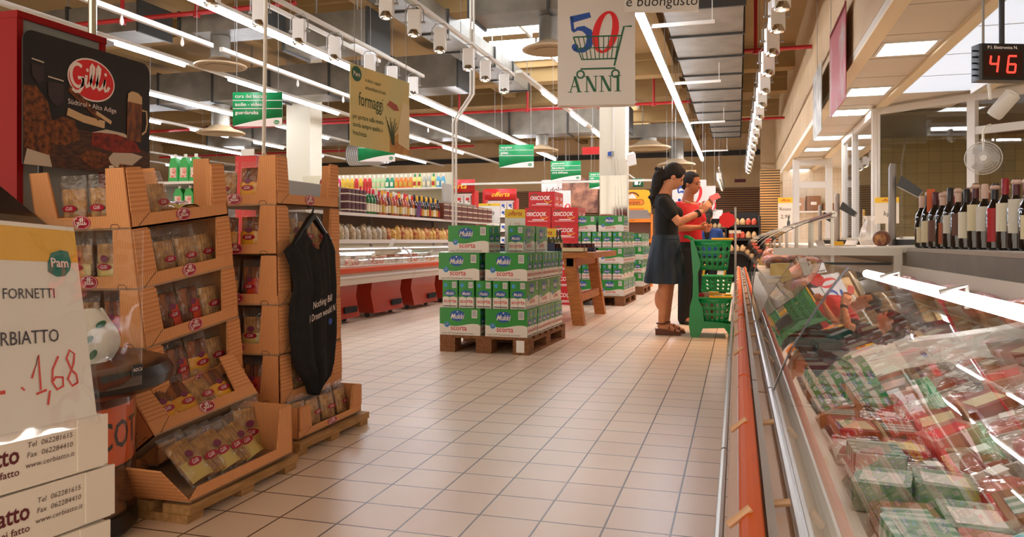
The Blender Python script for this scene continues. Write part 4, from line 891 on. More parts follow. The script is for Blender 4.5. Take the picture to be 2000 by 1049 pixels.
# packs at both ends of the bottle shelf
M_wpk = [mat('pack_wine', '#4a1018', .5), mat('pack_cream', '#cdbda0', .6), mat('pack_brown', '#6e3418', .6)]
n = 0
for k in range(3):
    for j in range(5):
        q = MB(M_wpk[0]); q.rbox(-.05, .05, -.045, .045, 0, .095, .01); q.m(M_wpk[1]); q.box(-.052, .052, -.047, .047, .03, .045)
        tag(q.build('juice_pack', None, (-4.57, 8.4+.1*j, 1.291+.097*k)), 'dark red juice pack at the left end of bottle shelf, %s level, %s from left' % (ORD[k], ORD[j]), 'pack', 'juice packs over the freezers')
for j in range(9):
    for k in range(3):
        q = MB(M_wpk[2]); q.box(-.1, .1, -.13, .13, 0, .085); q.m(M_wpk[1]); q.box(.1, .103, -.12, .12, .055, .07); q.m(M_wpk[0]); q.box(.1, .103, -.1, .1, .015, .04)
        tag(q.build('wine_crate', None, (-4.58, 11.55+.28*j, 1.291+.087*k)), 'brown wine crate on the right half of bottle shelf, %s level, %s from left' % (ORD[k], ORD[j]), 'crate', 'wine crates over the freezers')
# bagged bread on the lower shelf
M_br = [mat('bread_pale', '#d8c6a8', .6, col2='#a88a5e', scale=26), mat('bread_gold', '#d09238', .55, col2='#e6c67a', scale=22), mat('bread_red', '#a83a20', .5, col2='#d8a860', scale=20), mat('bread_white', '#ddd3c4', .5, col2='#b8a890', scale=30)]
for j in range(30):
    yy = 8.1+.145*j; kk = 0 if j < 9 else (1 if j % 3 else 2); kk = 3 if (j < 9 and j % 2) else kk
    for row in range(2):
        q = MB(M_br[kk]); w = .062
        q.add([], []); q.lathe([(.0, 0), (w*.95, .005), (w, .05), (w*.95, .11), (w*.7, .15), (w*.22, .17), (w*.35, .185), (0, .185)], 9, sx=.8, cap=False)
        o = q.build('bread_bag', None, (-4.50-.12*row, yy, .956), (0, 0, rnd(0, 3))); o.scale = (1, 1, rnd(.85, 1.15))
        tag(o, '%s on lower shelf over freezers, %s row, %s from left' % (('pale bag of bread', 'golden bag of buns', 'red bag of rolls', 'white bag of bread')[kk], ('front', 'back')[row], ORD[j]), 'bread', 'bags of bread over the freezers')
tag(MB(M_paper).box(-.002, .002, -.06, .06, -.07, .05).build('price_tag', None, (-4.40, 9.35, .93), (0, .35, 0)), 'white and orange price tag clipped on the lower freezer shelf', 'price sign')
# cross gondola with detergents
def gondola(x0, x1, y, d, levels, top, label, back='#c9bfa2'):
    r = thing('shelf_unit', label, 'shelf', ((x0+x1)/2, y, 0)); w = (x1-x0)/2
    MB(mat('gondola_back'+back, back, .6)).box(-w, w, d-.02, d, 0, top).build('back_panel', r)
    for s_ in (-1, 1): MB(M_shelf).box(s_*w-.02, s_*w+.02, 0, d, 0, top-.25).build('side_panel', r)
    for z in levels: q = MB(M_rail); q.box(-w+.02, w-.02, 0, d-.02, z-.03, z); q.build('shelf_board', r)
    return r
gondola(-8.6, -5.32, 13.5, .5, (.15, .6, 1.05, 1.5, 1.96), 2.28, 'cross gondola of detergents behind the bottle shelf')
DET = [('magenta', '#c41e6e'), ('yellow', '#e0b52a'), ('red', '#c8281a'), ('pale green', '#a8c890'), ('teal', '#1f8f6a'), ('orange', '#d97a2a'), ('lemon', '#d8d06a'), ('grey', '#a8a89c'), ('sky blue', '#5aa8c8'), ('crimson', '#7e1220')]
seq = [9, 9, 0, 0, 0, 1, 1, 1, 2, 1, 2, 2, 3, 3, 3, 4, 4, 5, 5, 5, 5, 6, 6, 7, 7, 6, 8, 8]
dp = {}
for j, k in enumerate(seq):
    if k not in dp:
        q = MB(mat('det_'+DET[k][0], DET[k][1], .4)); rr_ = thing('detergent_bottle', 'x', 'detergent')
        q.lathe([(.042, 0), (.047, .01), (.047, .13), (.035, .19), (.02, .21)], 10, sx=1, sy=.6); q.build('bottle_body', rr_)
        q = MB(M_white if k != 6 else M_green); q.lathe([(.018, .21), (.02, .25), (.012, .27)], 8); q.build('cap', rr_); q = MB(LBL[k % 4]); q.box(-.028, .028, -.033, -.029, .04, .12); q.build('label', rr_); dp[k] = o = rr_
    else: o = dup(dp[k])
    o.location = (-7.95+.096*j, 13.62, 1.961); tag(o, '%s detergent bottle on the high cross shelf, %s from left' % (DET[k][0], ORD[j]), 'detergent', 'detergents on the high cross shelf')
# promotional end caps
def endcap(x, y, rz, label, goods):
    r = thing('promo_stand', label, 'display stand', (x, y, 0), (0, 0, R(rz)))
    MB(M_red).box(-.42, -.36, 0, .45, 0, 2.2).build('side_panel', r); MB(M_red).box(.36, .42, 0, .45, 0, 2.0).build('side_panel', r)
    q = MB(M_red); q.box(-.36, .42, -.02, .03, 1.95, 2.22); q.m(M_yellow); q.at((0, -.02, 0)); q.text('offerta', .03, 2.08, .17, -.002, .35, .01); q.build('header', r, ang=0)
    MB(M_white).box(-.36, .36, .42, .45, 0, 1.95).build('back_panel', r)
    for z in (.2, .7, 1.2, 1.55): MB(M_rail).box(-.36, .36, .02, .42, z-.03, z).build('shelf_board', r)
    Mw = Matrix.Translation((x, y, 0)) @ Matrix.Rotation(R(rz), 4, 'Z'); pk = None; n = 0
    for z in (.2, .7, 1.2, 1.55):
        for i in range(4):
            for k in range(2 if z != 1.2 else 1):
                if pk is None: q = MB(M_white); q.rbox(-.075, .075, -.07, .07, 0, .17, .03); q.m(M_redp if goods else M_blue); q.rect(-.04, .03, .06, .12, -.0712); q.m(M_ink); q.rect(.0, .04, .03, .05, -.0712); o = pk = q.build('paper_roll_pack')
                else: o = dup(pk)
                put(o, Mw @ TL(-.265+.175*i, .13, z+.172*k+.001)); tag(o, 'white paper roll pack on the %s, %s shelf, %s level, %s across' % (label.split(' end')[0], ORD[int(z*2.2)], ORD[k], ORD[i]), 'paper rolls', 'paper rolls on the red stands')
endcap(-5.64, 15.0, 8, 'nearer red end stand with yellow offer header', 1)
endcap(-5.6, 18.0, 8, 'farther red end stand with yellow offer header', 0)
r = thing('promo_stand', 'red end stand showing above the far breadstick tower', 'display stand', (-5.05, 7.1, 0)); q = MB(M_red); q.box(-.14, .12, 0, .3, 0, 1.86); q.build('stand_body', r); q = MB(M_wmetal); q.box(-.06, .1, -.01, 0, 1.86, 1.93); q.build('sign_clip', r)
offer_card((-4.62, 14.18, 1.291), 10, .42, .38, .05, 'white price card with yellow border beside the nearer red stand', (('0,89', .18, .12, M_ink),), word='Pam', wm=M_dgreen)
# far left shelf with green jugs
gondola(-8.2, -5.75, 7.7, .45, (.2, .6, 1.0, 1.36, 1.66), 1.70, 'cross gondola on the far left behind the near tower', '#8c8a80')
M_jug = mat('jug_green', '#1c9a3e', .35); M_jugl = mat('jug_label', '#d8552a', .5, col2='#d8d4c8', scale=30)
j0 = None
for k, (x, z) in enumerate(((-6.55, 1.661), (-6.4, 1.661), (-6.25, 1.661), (-6.48, 1.361), (-6.33, 1.361))):
    if j0 is None:
        j0 = o = thing('detergent_jug', 'x', 'detergent'); q = MB(M_jug); q.prism([(-.07, 0), (.07, 0), (.068, .2), (.03, .29), (-.03, .29), (-.06, .2)], -.04, .04, 'Y'); q.build('jug_body', o); q = MB(M_white); q.cyl((.0, 0, .29), (.0, 0, .335), .02, 10); q.build('cap', o); q = MB(M_jugl); q.box(-.045, .045, -.043, -.04, .05, .17); q.build('label', o)
    else: o = dup(j0)
    o.location = (x, 7.8, z); o.scale = (1, 1, 1 if k < 3 else .75); tag(o, 'green detergent jug seen over the near tower, %s shelf, %s from left' % (('top', 'lower')[k > 2], ORD[k if k < 3 else k-3]), 'detergent', 'green detergent jugs')
for k in range(12):
    o = MB(mat('blue_%d' % (k % 4), ('#1f4f9a', '#d8a42a', '#c8c8c8', '#3a78b8')[k % 4], .5)).rbox(-.06, .06, -.04, .04, 0, .2+.02*(k % 3), .01).build('soap_pack', None, (-6.12+.135*(k % 3) if k < 6 else -6.12+.135*(k % 3), 7.8, (1.361, 1.001)[(k//3) % 2]+.0 if k < 6 else (1.361, 1.001)[(k//3) % 2]), (0, 0, 0))
    if k >= 6: o.location.y = 7.95
    tag(o, '%s soap pack seen over near tower, %s shelf, %s row, %s from left' % (('blue', 'yellow', 'silver', 'light blue')[k % 4], ('upper', 'lower')[(k//3) % 2], ('front', 'back')[k//6], ORD[k % 3]), 'soap', 'soap packs on the far left shelf')
# ---------------------------------------------------------------- hanging signs
def aisle_sign(name, x, y, w, h, zb, lines, rz, label):
    r = thing('aisle_sign', label, 'hanging sign', (x, y, zb), (0, 0, R(rz)), 'green aisle signs')
    q = MB(M_green); q.box(-w/2, w/2, 0, .02, 0, h); q.m(M_script); q.at((0, 0, 0))
    q.art([(-w/2, 0), (w/2, 0), (w/2, h*.26)]+[(w/2-w*i/8, h*.26*(1-(i/8)**1.6)) for i in range(1, 8)], -.001)
    n = max(3, len(lines)) if h < 1 else len(lines)
    for i in range(1, 3): q.rect(-w/2, w/2, h*(1-.24*i)-.004, h*(1-.24*i)+.004, -.001)
    q.build('panel', r, ang=0)
    q = MB(M_script)
    for i, t in enumerate(lines): q.text(t, -w*.45, h*(.88-.24*i), h*.15, -.002, 0, .012, align='L')
    q.build('lettering', r, ang=0)
    q = MB(M_green); q.oval(w*.39, h*.12, w*.06, h*.065, -.002, 16); q.m(M_script); q.text('Pam', w*.39, h*.115, h*.07, -.003, 0, .01); q.build('leaf_logo', r, ang=0)
    for s_ in (-1, 1): MB(M_grey).cyl((s_*w*.42, .01, h), (s_*w*.42, .01, 5.17-zb), .004, 5).build('wire', r)
    return r
aisle_sign('s', -5.4, 7.8, .58, .40, 2.29, ('cura del bucato', 'audio - video', 'guardaroba'), 16, 'large green aisle sign nearest the header poster, reading cura del bucato')
aisle_sign('s', -5.25, 10.6, .56, .40, 2.15, ('cura della casa', 'accessori cucina', ''), 16, 'green aisle sign half hidden behind the cheese banner')
aisle_sign('s', -4.15, 14.45, .68, .45, 2.38, ('surgelati', 'gelati', ''), 12, 'green aisle sign left of the two far ones, reading surgelati gelati')
aisle_sign('s', -3.6, 16.45, .66, .42, 2.27, ('pasticceria', 'biscotteria', 'cura dell\'auto'), 8, 'green aisle sign at far centre, middle of the three')
aisle_sign('s', -3.3, 19.4, .66, .42, 2.27, ('acqua e bibite', 'vini', 'frutta e verdura'), 6, 'green aisle sign nearest the cream column, lowest of the far ones')
# cheese banner
A, B_ = Vector((-2.635, 4.96, 0)), Vector((-2.545, 5.72, 0))
r = thing('cheese_banner', 'yellow hanging cheese banner reading formaggi', 'hanging sign'); put(r, basis((-2.66, 4.95, 1.635), (.115, .76, 0), (0, 0, 1))); w, h = .78, .59
M_ban = mat('banner_yellow', '#e2c680', .5, col2='#cdc68a', scale=2.4, detail=1); q = MB(M_ban); q.box(0, w, 0, .004, 0, h); q.build('panel', r)
q = MB(mat('banner_cheese', '#cfa24a', .5, col2='#b06a24', scale=8)); q.art([(.5, 0), (w, 0), (w, .13), (.62, .16), (.5, .1)], -.001); q.m(mat('banner_cream', '#e0cfa0', .5)); q.art([(.62, .08), (w, .04), (w, .4), (.68, .42), (.62, .2)], -.0016); q.m(mat('banner_red', '#a84a2a', .5)); q.art([(.46, .36), (.56, .33), (.63, .34), (.6, .38), (.5, .4)], -.002)
q.m(mat('banner_herb', '#3f4a2a', .6))
for i in range(9): a = -.5+.12*i; q.ribbon([(.53+.004*i, .06), (.53+.1*math.sin(a)*.7, .15), (.53+.18*math.sin(a), .27-.03*(i % 3))], .008, -.0022)
q.build('picture', r, ang=0)
M_bt = mat('banner_text', '#2d4a22', .6); q = MB(M_bt); q.text('formaggi', .1, .345, .145, -.002, 0, .004, sx=.62, align='L')
q.build('title', r, ang=0); q = MB(M_bt)
for i, t in enumerate(('e oltre i saperi', 'straordinari di tutti')): q.text(t, .18, .50-.055*i, .043, -.002, 0, .004, sx=.8, align='L')
q.build('lettering', r, ang=0)
for i, t in enumerate(('per portare sulla vostra', 'tavola sempre qualità e', 'freschezza')): q = MB(M_bt); q.text(t, .03, .215-.06*i, .05, -.002, 0, .004, sx=.8, align='L'); q.build('lettering', r, ang=0)
q = MB(M_dgreen); q.oval(.075, .525, .06, .055, -.002, 20); q.m(M_script); q.text('Pam', .075, .522, .05, -.003, 0, .01); q.build('leaf_logo', r, ang=0)
for xx in (.05, .73): MB(M_grey).cyl((xx, 0, h), (xx, 0, 3.5), .003, 5).build('wire', r)
# anniversary sign: a thick hanging box
def five(q, cx, cz, s, y):
    q.art([(cx+a*s, cz+b*s) for a, b in [(-.42, .98), (.34, 1.12), (.40, .92), (-.30, .74)]], y)
    q.ribbon([(cx-.36*s, cz+.98*s), (cx-.30*s, cz+.42*s)], .12*s, y)
    P = [(-.30, .38), (-.12, .5), (.1, .5), (.3, .36), (.38, .1), (.3, -.18), (.1, -.34), (-.12, -.36), (-.26, -.26)]; q.ribbon([(cx+a*s, cz+b*s) for a, b in P], [t*s for t in (.06, .14, .22, .28, .3, .26, .18, .12, .16)], y); q.oval(cx-.22*s, cz-.2*s, .13*s, .13*s, y, 14)
def zero(q, cx, cz, s, y, lean=.12):
    N = 30; out = [(cx+(.48*math.cos(t)+lean*math.sin(t))*s, cz+.78*math.sin(t)*s) for t in [2*PI*i/N for i in range(N)]]; inn = [(cx+(.22*math.cos(t)+lean*math.sin(t))*s, cz+.68*math.sin(t)*s) for t in [2*PI*i/N for i in range(N)]]
    q.add([(a, y, b) for a, b in out+inn], [(i, (i+1) % N, N+(i+1) % N, N+i) for i in range(N)])
def anni_art(q, cx, cz, s, off=-.001):
    q.m(M_blue); five(q, cx-.33*s, cz+.32*s, .36*s, off); q.m(M_redp); zero(q, cx+.09*s, cz+.38*s, .38*s, off-.0006)
def trolley_art(q, cx, cz, s, y):
    q.m(M_dgreen); w = .024*s
    q.ribbon([(cx-.42*s, cz+.24*s), (cx+.38*s, cz+.24*s)], w, y); q.ribbon([(cx+.55*s, cz+.39*s), (cx+.42*s, cz+.39*s), (cx+.26*s, cz-.26*s)], w*1.2, y)
    q.ribbon([(cx-.42*s, cz+.24*s), (cx-.28*s, cz-.14*s), (cx+.3*s, cz-.14*s)], w, y); q.ribbon([(cx-.36*s, cz+.05*s), (cx+.34*s, cz+.05*s)], w*.7, y)
    for i in range(9): q.ribbon([(cx-.34*s+.085*s*i, cz+.24*s), (cx-.25*s+.066*s*i, cz-.14*s)], w*.6, y)
    q.ribbon([(cx-.3*s, cz-.3*s), (cx+.28*s, cz-.3*s)], w*1.2, y)
    for sx in (-.3, .28): q.ribbon([(cx+sx*s+.06*s*math.cos(t), cz-.39*s+.06*s*math.sin(t)) for t in [2*PI*i/16 for i in range(16)]], w*1.2, y, True)
def serif(q, ch, cx, cz, h, y):
    w = h*.78
    def S(x, z, l=.36): q.rect(cx+(x-l/2)*w, cx+(x+l/2)*w, cz+z*h-.015*h, cz+z*h+.03*h, y)
    def L_(x0, z0, x1, z1, t): q.art([(cx+(x0-t/2)*w, cz+z0*h), (cx+(x0+t/2)*w, cz+z0*h), (cx+(x1+t/2)*w, cz+z1*h), (cx+(x1-t/2)*w, cz+z1*h)], y)
    if ch == 'A': L_(-.38, 0, 0, 1, .08); L_(.34, 0, -.02, 1, .22); q.rect(cx-.24*w, cx+.2*w, cz+.32*h, cz+.38*h, y); S(-.4, 0); S(.36, 0, .44)
    if ch == 'N': L_(-.36, 0, -.36, 1, .08); L_(.36, 0, .36, 1, .08); L_(.3, 0, -.34, 1, .24); S(-.36, 0); S(-.42, .97, .3); S(.36, .97)
    if ch == 'I': L_(0, 0, 0, 1, .22); S(0, 0, .5); S(0, .97, .5)
r = thing('anniversary_sign', 'big white hanging box sign with coloured 50 and trolley, reading ANNI', 'hanging sign', (-1.80, 7.83, 2.36), (0, 0, R(9))); w, h = .80, 1.45
M_sgn = mat('sign_white', '#d6d0ca', .3, bump=.06, scale=14); q = MB(M_sgn); q.box(0, w, 0, .16, 0, h); q.build('box_body', r)
q = MB(); q.m(M_blue); five(q, w*.3, .66, .27, -.002); q.m(M_redp); zero(q, w*.62, .75, .28, -.0026); q.build('fifty', r, ang=0)
q = MB(); trolley_art(q, w*.53, .56, .62, -.0034); q.build('trolley_logo', r, ang=0)
q = MB(M_dgreen)
for ch, xx in zip('ANNI', (.22, .435, .63, .785)): serif(q, ch, w*(xx*.98+.01), .135, .165, -.002)
q.build('lettering', r, ang=0)
for xx in (.08, .72): MB(M_grey).cyl((xx, .08, h), (xx, .08, 2.8), .006, 5).build('wire', r)
r = thing('hanging_sign_board', 'lower edge of a white hanging board with dark letters above the bright tube line', 'hanging sign', (-.98, 7.0, 3.03), (0, 0, R(12))); q = MB(M_sgn); q.box(0, .66, 0, .03, 0, .5); q.build('panel', r); q = MB(M_ink); q.text('e buongusto', .33, .09, .13, -.002, .1); q.build('lettering', r, ang=0)
# thin hanging banner by the right wall
r = thing('wall_banner', 'thin red and white banner hanging edge-on by the right wall', 'hanging sign', (1.13, 9.0, 0)); q = MB(mat('banner_print', '#8e1c14', .6, col2='#8f8678', scale=1.6, ramp=(.25, .5))); q.box(-.004, .004, -.0, 1.5, 2.5, 3.55); q.build('cloth', r)
for yy in (.1, 1.4): MB(M_grey).cyl((0, yy, 3.55), (0, yy, 5.18), .004, 5).build('wire', r)
r = thing('wall_banner', 'smaller white banner with dark print hanging behind the thin red one', 'hanging sign', (1.1, 11.2, 0)); q = MB(mat('banner_print2', '#a89f90', .5, col2='#6d6a5a', scale=4)); q.box(-.004, .004, -.0, 1.2, 2.45, 3.4); q.build('cloth', r); MB(M_grey).cyl((0, .6, 3.4), (0, .6, 5.18), .004, 5).build('wire', r)
# white electric poles
M_pole = mat('pole_white', '#d8d2c6', .4)
r = thing('service_pole', 'leaning white cable pole in front of the big green aisle sign', 'pole', (-3.38, 5.0, 0)); q = MB(M_pole); q.tube([(-.06, 0, 0), (-.03, 0, 1.4), (.03, 0, 5.18)], .014, 8); q.build('tube', r)
r = thing('service_pole', 'white twin cable pole left of the far green signs', 'pole', (-3.75, 9.9, 0))
for dx in (0, .045): q = MB(M_pole); q.tube([(dx, 0, 0), (dx, 0, 2.55), (dx+.01, 0, 2.6), (dx+.25, .02, 2.95), (dx+.25, .02, 5.1)], .017, 8); q.build('tube', r)
# column fittings
r = thing('wall_box', 'small grey electric boxes with hanging cables on the cream column', 'electric box', (-2.0, 12.94, 2.4)); q = MB(M_grey); q.box(-.06, .0, -.03, 0, -.03, .06); q.build('socket_box', r); q = MB(M_blue); q.box(-.1, -.04, -.035, -.03, -.02, .05); q.build('blue_label', r)
for k in range(3): q = MB(M_white); q.tube([(-.02+.05*k, -.02, -.02), (.02+.05*k, -.02, -.5), (.04+.06*k, -.03, -1.1-.1*k)], .006, 6); q.build('cable', r)
r = thing('flood_lamp', 'small white flood lamp on the right side of the cream column', 'lamp', (-1.70, 12.97, 2.3)); q = MB(M_spot); q.prism([(-.06, -.1), (.07, -.07), (.05, .12), (-.08, .08)], -.05, .05, 'Y'); q.build('housing', r); q = MB(M_panel); q.at((-.02, 0, .115), (0, R(-15), 0)); q.box(-.05, .05, -.04, .04, 0, .01); q.build('lamp', r); q = MB(M_spot); q.cyl((-.1, .05, .0), (-.02, .02, 0), .012, 6); q.build('arm', r)
tag(MB(M_red).box(-.35, .05, 0, .1, 0, .14).build('exit_box', None, (-2.6, 15.0, 2.66)), 'red hanging box just left of the cream column', 'sign'); o = MB(M_grey).cyl((-.15, .05, .14), (-.15, .05, 2.5), .006, 6).build('wire', bpy.data.objects['exit_box']); q = MB(M_grey)
# ---------------------------------------------------------------- glass-fronted counter on the right
M_body = mat('case_beige', '#c8a58a', .4); M_bump = mat('case_orange', '#d25a04', .55, spec=.15); M_alu = mat('aluminium', '#b8b6b2', .3, .7); M_liner = mat('case_liner', '#cfc3b0', .45)
M_peg = mat('peg_wood', '#d0a882', .5); M_cg = clear('case_glass', base=.14, gain=.85, rough=.012); M_rub = mat('rubber_black', '#0d0c0c', .5)
M_clamp = mat('case_lamp_glow', (1, .97, .92), emit=9)
LOW = [(.118, .425), (.165, .545), (.23, .665), (.295, .77), (.356, .854)]
TALL = [(.085, .50), (.095, .66), (.125, .80), (.2, .93), (.35, 1.03), (.586, 1.12)]
def smooth(P, n=3):
    out = []
    for i in range(len(P)-1):
        p0 = P[max(i-1, 0)]; p1 = P[i]; p2 = P[i+1]; p3 = P[min(i+2, len(P)-1)]
        for k in range(n):
            t = k/n; out.append(tuple(.5*((2*p1[a])+(-p0[a]+p2[a])*t+(2*p0[a]-5*p1[a]+4*p2[a]-p3[a])*t*t+(-p0[a]+3*p1[a]-3*p2[a]+p3[a])*t**3) for a in (0, 1)))
    return out+[P[-1]]
def case_unit(y0, y1, tall, label):
    r = thing('glass_case', label, 'display counter', (0, y0, 0), group='glass cases of the counter'); L_ = y1-y0-.012
    zb = .50 if tall else .41
    q = MB(M_body); q.prism([(.05, 0), (.05, .1), (-.03, .13), (-.022, .30), (0, .43), (.05, .435), (.05, .42), (.10, .415), (.125, .40), (.16, .35), (.97, .35), (.97, 0)], 0, L_, 'Y'); q.build('base', r)
    q = MB(M_liner); q.prism([(.10, .418), (.125, .42), (.175, .375), (.52, .375), (.93, .56), (.955, .8), (.97, .8), (.97, .352), (.16, .352), (.125, .402)], 0, L_, 'Y'); q.build('well', r)
    q = MB(M_bump); q.tube([(.024, 0, .456), (.024, L_, .456)], .021, 10); q.build('bumper', r)
    q = MB(M_alu); q.tube([(-.045, 0, .2), (-.045, L_, .2)], .012, 8); q.build('kick_rail', r); q = MB(M_alu); q.box(.05, .066, 0, L_, .43, .458); q.build('front_rail', r)
    q = MB(M_alu); q.tube([(.112, 0, .425), (.112, L_, .425)], .011, 8); q.build('hinge_rail', r)
    yy = (.7-y0 % .7) % .7
    while yy < L_:
        if .05 < yy < L_-.05:
            q = MB(M_peg); q.cyl((-.016, yy-.006, .452), (.022, yy+.006, .482), .0075, 8); q.build('peg', r); q = MB(M_peg); q.cyl((.066, yy+.2, .43), (.1, yy+.2, .436), .008, 8); q.build('peg', r)
        yy += .7
    P = smooth(TALL if tall else LOW); n = len(P)
    q = MB(M_cg); q.add([(x, y, z) for y in (.004, L_-.004) for x, z in P], [(i, i+1, n+i+1, n+i) for i in range(n-1)]); q.build('curved_glass', r, ang=0)
    ew = .014 if tall else .045
    for yy in (0.0, L_-.016) if tall else (L_-.045,):
        q = MB(M_rub if not tall or (yy == 0.0 and y0 < 5.3) else M_steel); q.add([(x+dx, yy+dy, z+dz) for dx, dy, dz in ((0, 0, 0), (.004, 0, .006), (.004, ew, .006), (0, ew, 0)) for x, z in P], [(j*n+i, j*n+i+1, ((j+1) % 4)*n+i+1, ((j+1) % 4)*n+i) for j in range(4) for i in range(n-1)]); q.build('glass_edge', r)
    if not tall and y0 < 1:
        q = MB(M_clamp); q.tube([(.405, .02, .842), (.405, L_-.1, .842)], .013, 8); q.build('case_lamp', r)
        yy = .3
        while yy < L_: q = MB(M_alu); q.tube([(.36, yy, .855), (.405, yy, .868), (.405, yy, .825)], .005, 6); q.build('lamp_bracket', r); yy += .62
    if tall:
        q = MB(M_liner); q.prism([(.18, .70), (.6, .72), (.6, .70), (.18, .68)], 0, L_, 'Y'); q.build('inner_shelf', r)
        q = MB(M_steel); q.box(.57, .6, 0, L_, 1.10, 1.13); q.build('top_rail', r)
        for yy in (.1, L_-.13): q = MB(M_steel); q.box(.575, .595, yy, yy+.02, .72, 1.10); q.build('post', r)
    return r
case_unit(.05, 2.84, False, 'nearest low glass case of packed meat, filling the right foreground'); case_unit(2.852, 5.12, False, 'second low glass case, between the black glass joint and the white end frame')
for k in range(6): case_unit(5.2+1.62*k, 5.2+1.62*(k+1), True, 'tall curved glass case, %s beyond the white end frame' % ORD[k])
r = thing('end_frame', 'pale metal end frame crossing the counter before the tall cases', 'frame', (0, 5.14, 0)); MB(M_wmetal).box(.22, .96, -.01, .03, .858, .905).build('top_bar', r); MB(M_wmetal).box(.915, .96, -.01, .03, .36, .857).build('upright', r)
q = MB(M_black); q.box(.38, .9, .0, .02, .80, .815); q.build('lower_bar', r)
# goods in the low cases
M_meat = mat('raw_meat', '#a8281f', .35, col2='#d98a7a', scale=26, detail=5, coat=.5); M_meat2 = mat('minced_meat', '#b5483a', .4, col2='#8a2018', scale=70, coat=.4); M_foam = mat('foam_tray', '#d8d0c6', .6)
M_veg = mat('green_pack', '#4d6a50', .4, col2='#a3a894', scale=26, stretch=(1, 3, 1)); M_zig = stripes('wavy_pack', '#56785c', '#b0b2a4', 'Y', .035, .5, .4); M_bcard = mat('brown_card', '#8a5a38', .7); M_teal = mat('teal_pack', '#15796a', .4)
M_pk = clear('tray_film', base=.06, gain=.6, rough=.08, bump=.5, bscale=14)
def meat(mt):
    r = thing('meat_tray', 'x', 'packed meat'); q = MB(M_foam); q.prism([(-.085, 0), (.085, 0), (.1, .028), (.09, .028), (.08, .008), (-.08, .008), (-.09, .028), (-.1, .028)], -.065, .065, 'Y'); q.build('tray', r)
    q = MB(mt); n, k = 14, 5; vs = []
    for i in range(k+1):
        t = i/k*PI/2
        for j in range(n): a = 2*PI*j/n; w = 1+.12*math.sin(3*a+1); vs.append((.078*math.cos(t)*math.cos(a)*w, .056*math.cos(t)*math.sin(a)*w, .009+.028*math.sin(t)))
    q.add(vs, [(i*n+j, i*n+(j+1) % n, (i+1)*n+(j+1) % n, (i+1)*n+j) for i in range(k) for j in range(n)]+[tuple(range(n))[::-1]]); q.build('meat', r)
    q = MB(M_pk); q.rbox(-.098, .098, -.066, .066, .004, .042, .02); q.build('film', r); q = MB(M_paper); q.box(.0, .05, -.04, .0, .0425, .0432); q.build('label', r); return r
def packet(m1, m2, hh, name='dairy_pack'):
    r = thing(name, 'x', 'packaged food'); q = MB(m1); q.rbox(-.06, .06, -.075, .075, 0, hh, .012); q.build('carton', r); q = MB(m2); q.box(-.045, .045, -.055, .03, hh+.0003, hh+.0012); q.build('label', r); return r
KP = [meat(M_meat), meat(M_meat2), packet(M_zig, M_veg, .07), packet(M_veg, M_foam, .06), packet(M_bcard, M_zig, .05, 'sausage_box'), packet(mat('ham_pack', '#c08878', .5, col2='#a85a4a', scale=16), M_redp, .05), packet(mat('salami_pack', '#8a2a20', .5, col2='#a84a38', scale=20), M_lab, .045), packet(M_teal, M_paper, .05)]
KN = ['red meat tray', 'minced meat tray', 'wavy green and white pack', 'pale green pack', 'brown card box of packs', 'pink ham pack with red label', 'dark red pack with cream label', 'teal pack']
ku = set(); random.seed(11)
for ci in range(6):
    for ri in range(24):
        x = .305+.115*ci+(.012 if ri % 2 else 0); y = .72+.185*ri
        if y > 5.0: continue
        if ci < 2: kd = (3, 3, 4, 3, 2, 4, 3, 5)[(ri+ci*3) % 8] if y < 2.0 else (4, 2, 1, 6, 4, 0)[(ri+ci) % 6]
        elif ci == 2: kd = (5, 6, 0, 1, 7, 4, 0, 1)[ri % 8]
        else: kd = (0, 1, 0, 6, 0, 1, 0, 0, 5, 1)[(ri*3+ci*2) % 10]
        o = KP[kd] if kd not in ku else dup(KP[kd]); ku.add(kd)
        o.location = (x, y, .377 if x < .46 else .384+max(0, x-.47)*.45); o.rotation_euler = (rnd(-.04, .04), rnd(-.04, .04), R(90)+rnd(-.3, .3) if kd < 2 else rnd(-.25, .25)); o.scale = (.9, .9, rnd(.9, 1.15)) if kd < 2 else (.95, 1, rnd(.85, 1.2))
        o.rotation_euler = (Matrix.Rotation(R(-23 if x > .5 else 0), 3, 'Y') @ o.rotation_euler.to_matrix()).to_euler()
        tag(o, '%s, low cases, %s row from glass, %s from front' % (KN[kd], ORD[ci], ORD[ri]), 'packaged food' if kd > 1 else 'packed meat', 'packs in the low glass cases')
for i, (x, y, w, d, a) in enumerate(((.60, 3.55, .16, .2, .2), (.62, 2.2, .1, .13, -.3))):
    o = MB(mat('butcher_paper', '#c8b498', .7)).box(-w, w, -d, d, 0, .003).build('butcher_paper', None, (x, y, .448), (R(3), R(-4), a)); tag(o, 'tan butcher paper sheet laid on the meat, %s' % ('farther larger one', 'nearer smaller one')[i], 'paper', 'paper sheets in the low cases')
# upper hanging meats along the back of the low cases
for k in range(9):
    q = MB(M_meat if k % 2 else M_meat2); q.ball((0, 0, 0), (.06, .2, .045), 14, 8); o = q.build('meat_cut', None, (.88-.005*k, 1.5+.42*k, .712+.01*(k % 2)), (0, R(-25), rnd(-.1, .1))); tag(o, 'long red meat cut on the rear ledge of low cases, %s from the front' % ORD[k], 'meat', 'meat cuts on the rear ledge')
r = thing('rear_ledge', 'wire ledge at the back of the low cases carrying meat cuts', 'shelf', (.9, 0, 0)); MB(M_steel).box(-.09, .05, 1.2, 5.1, .655, .663).build('ledge_board', r)
for yy in (1.25, 3.1, 5.0): MB(M_steel).box(.03, .045, yy, yy+.02, .555, .655).build('ledge_leg', r)
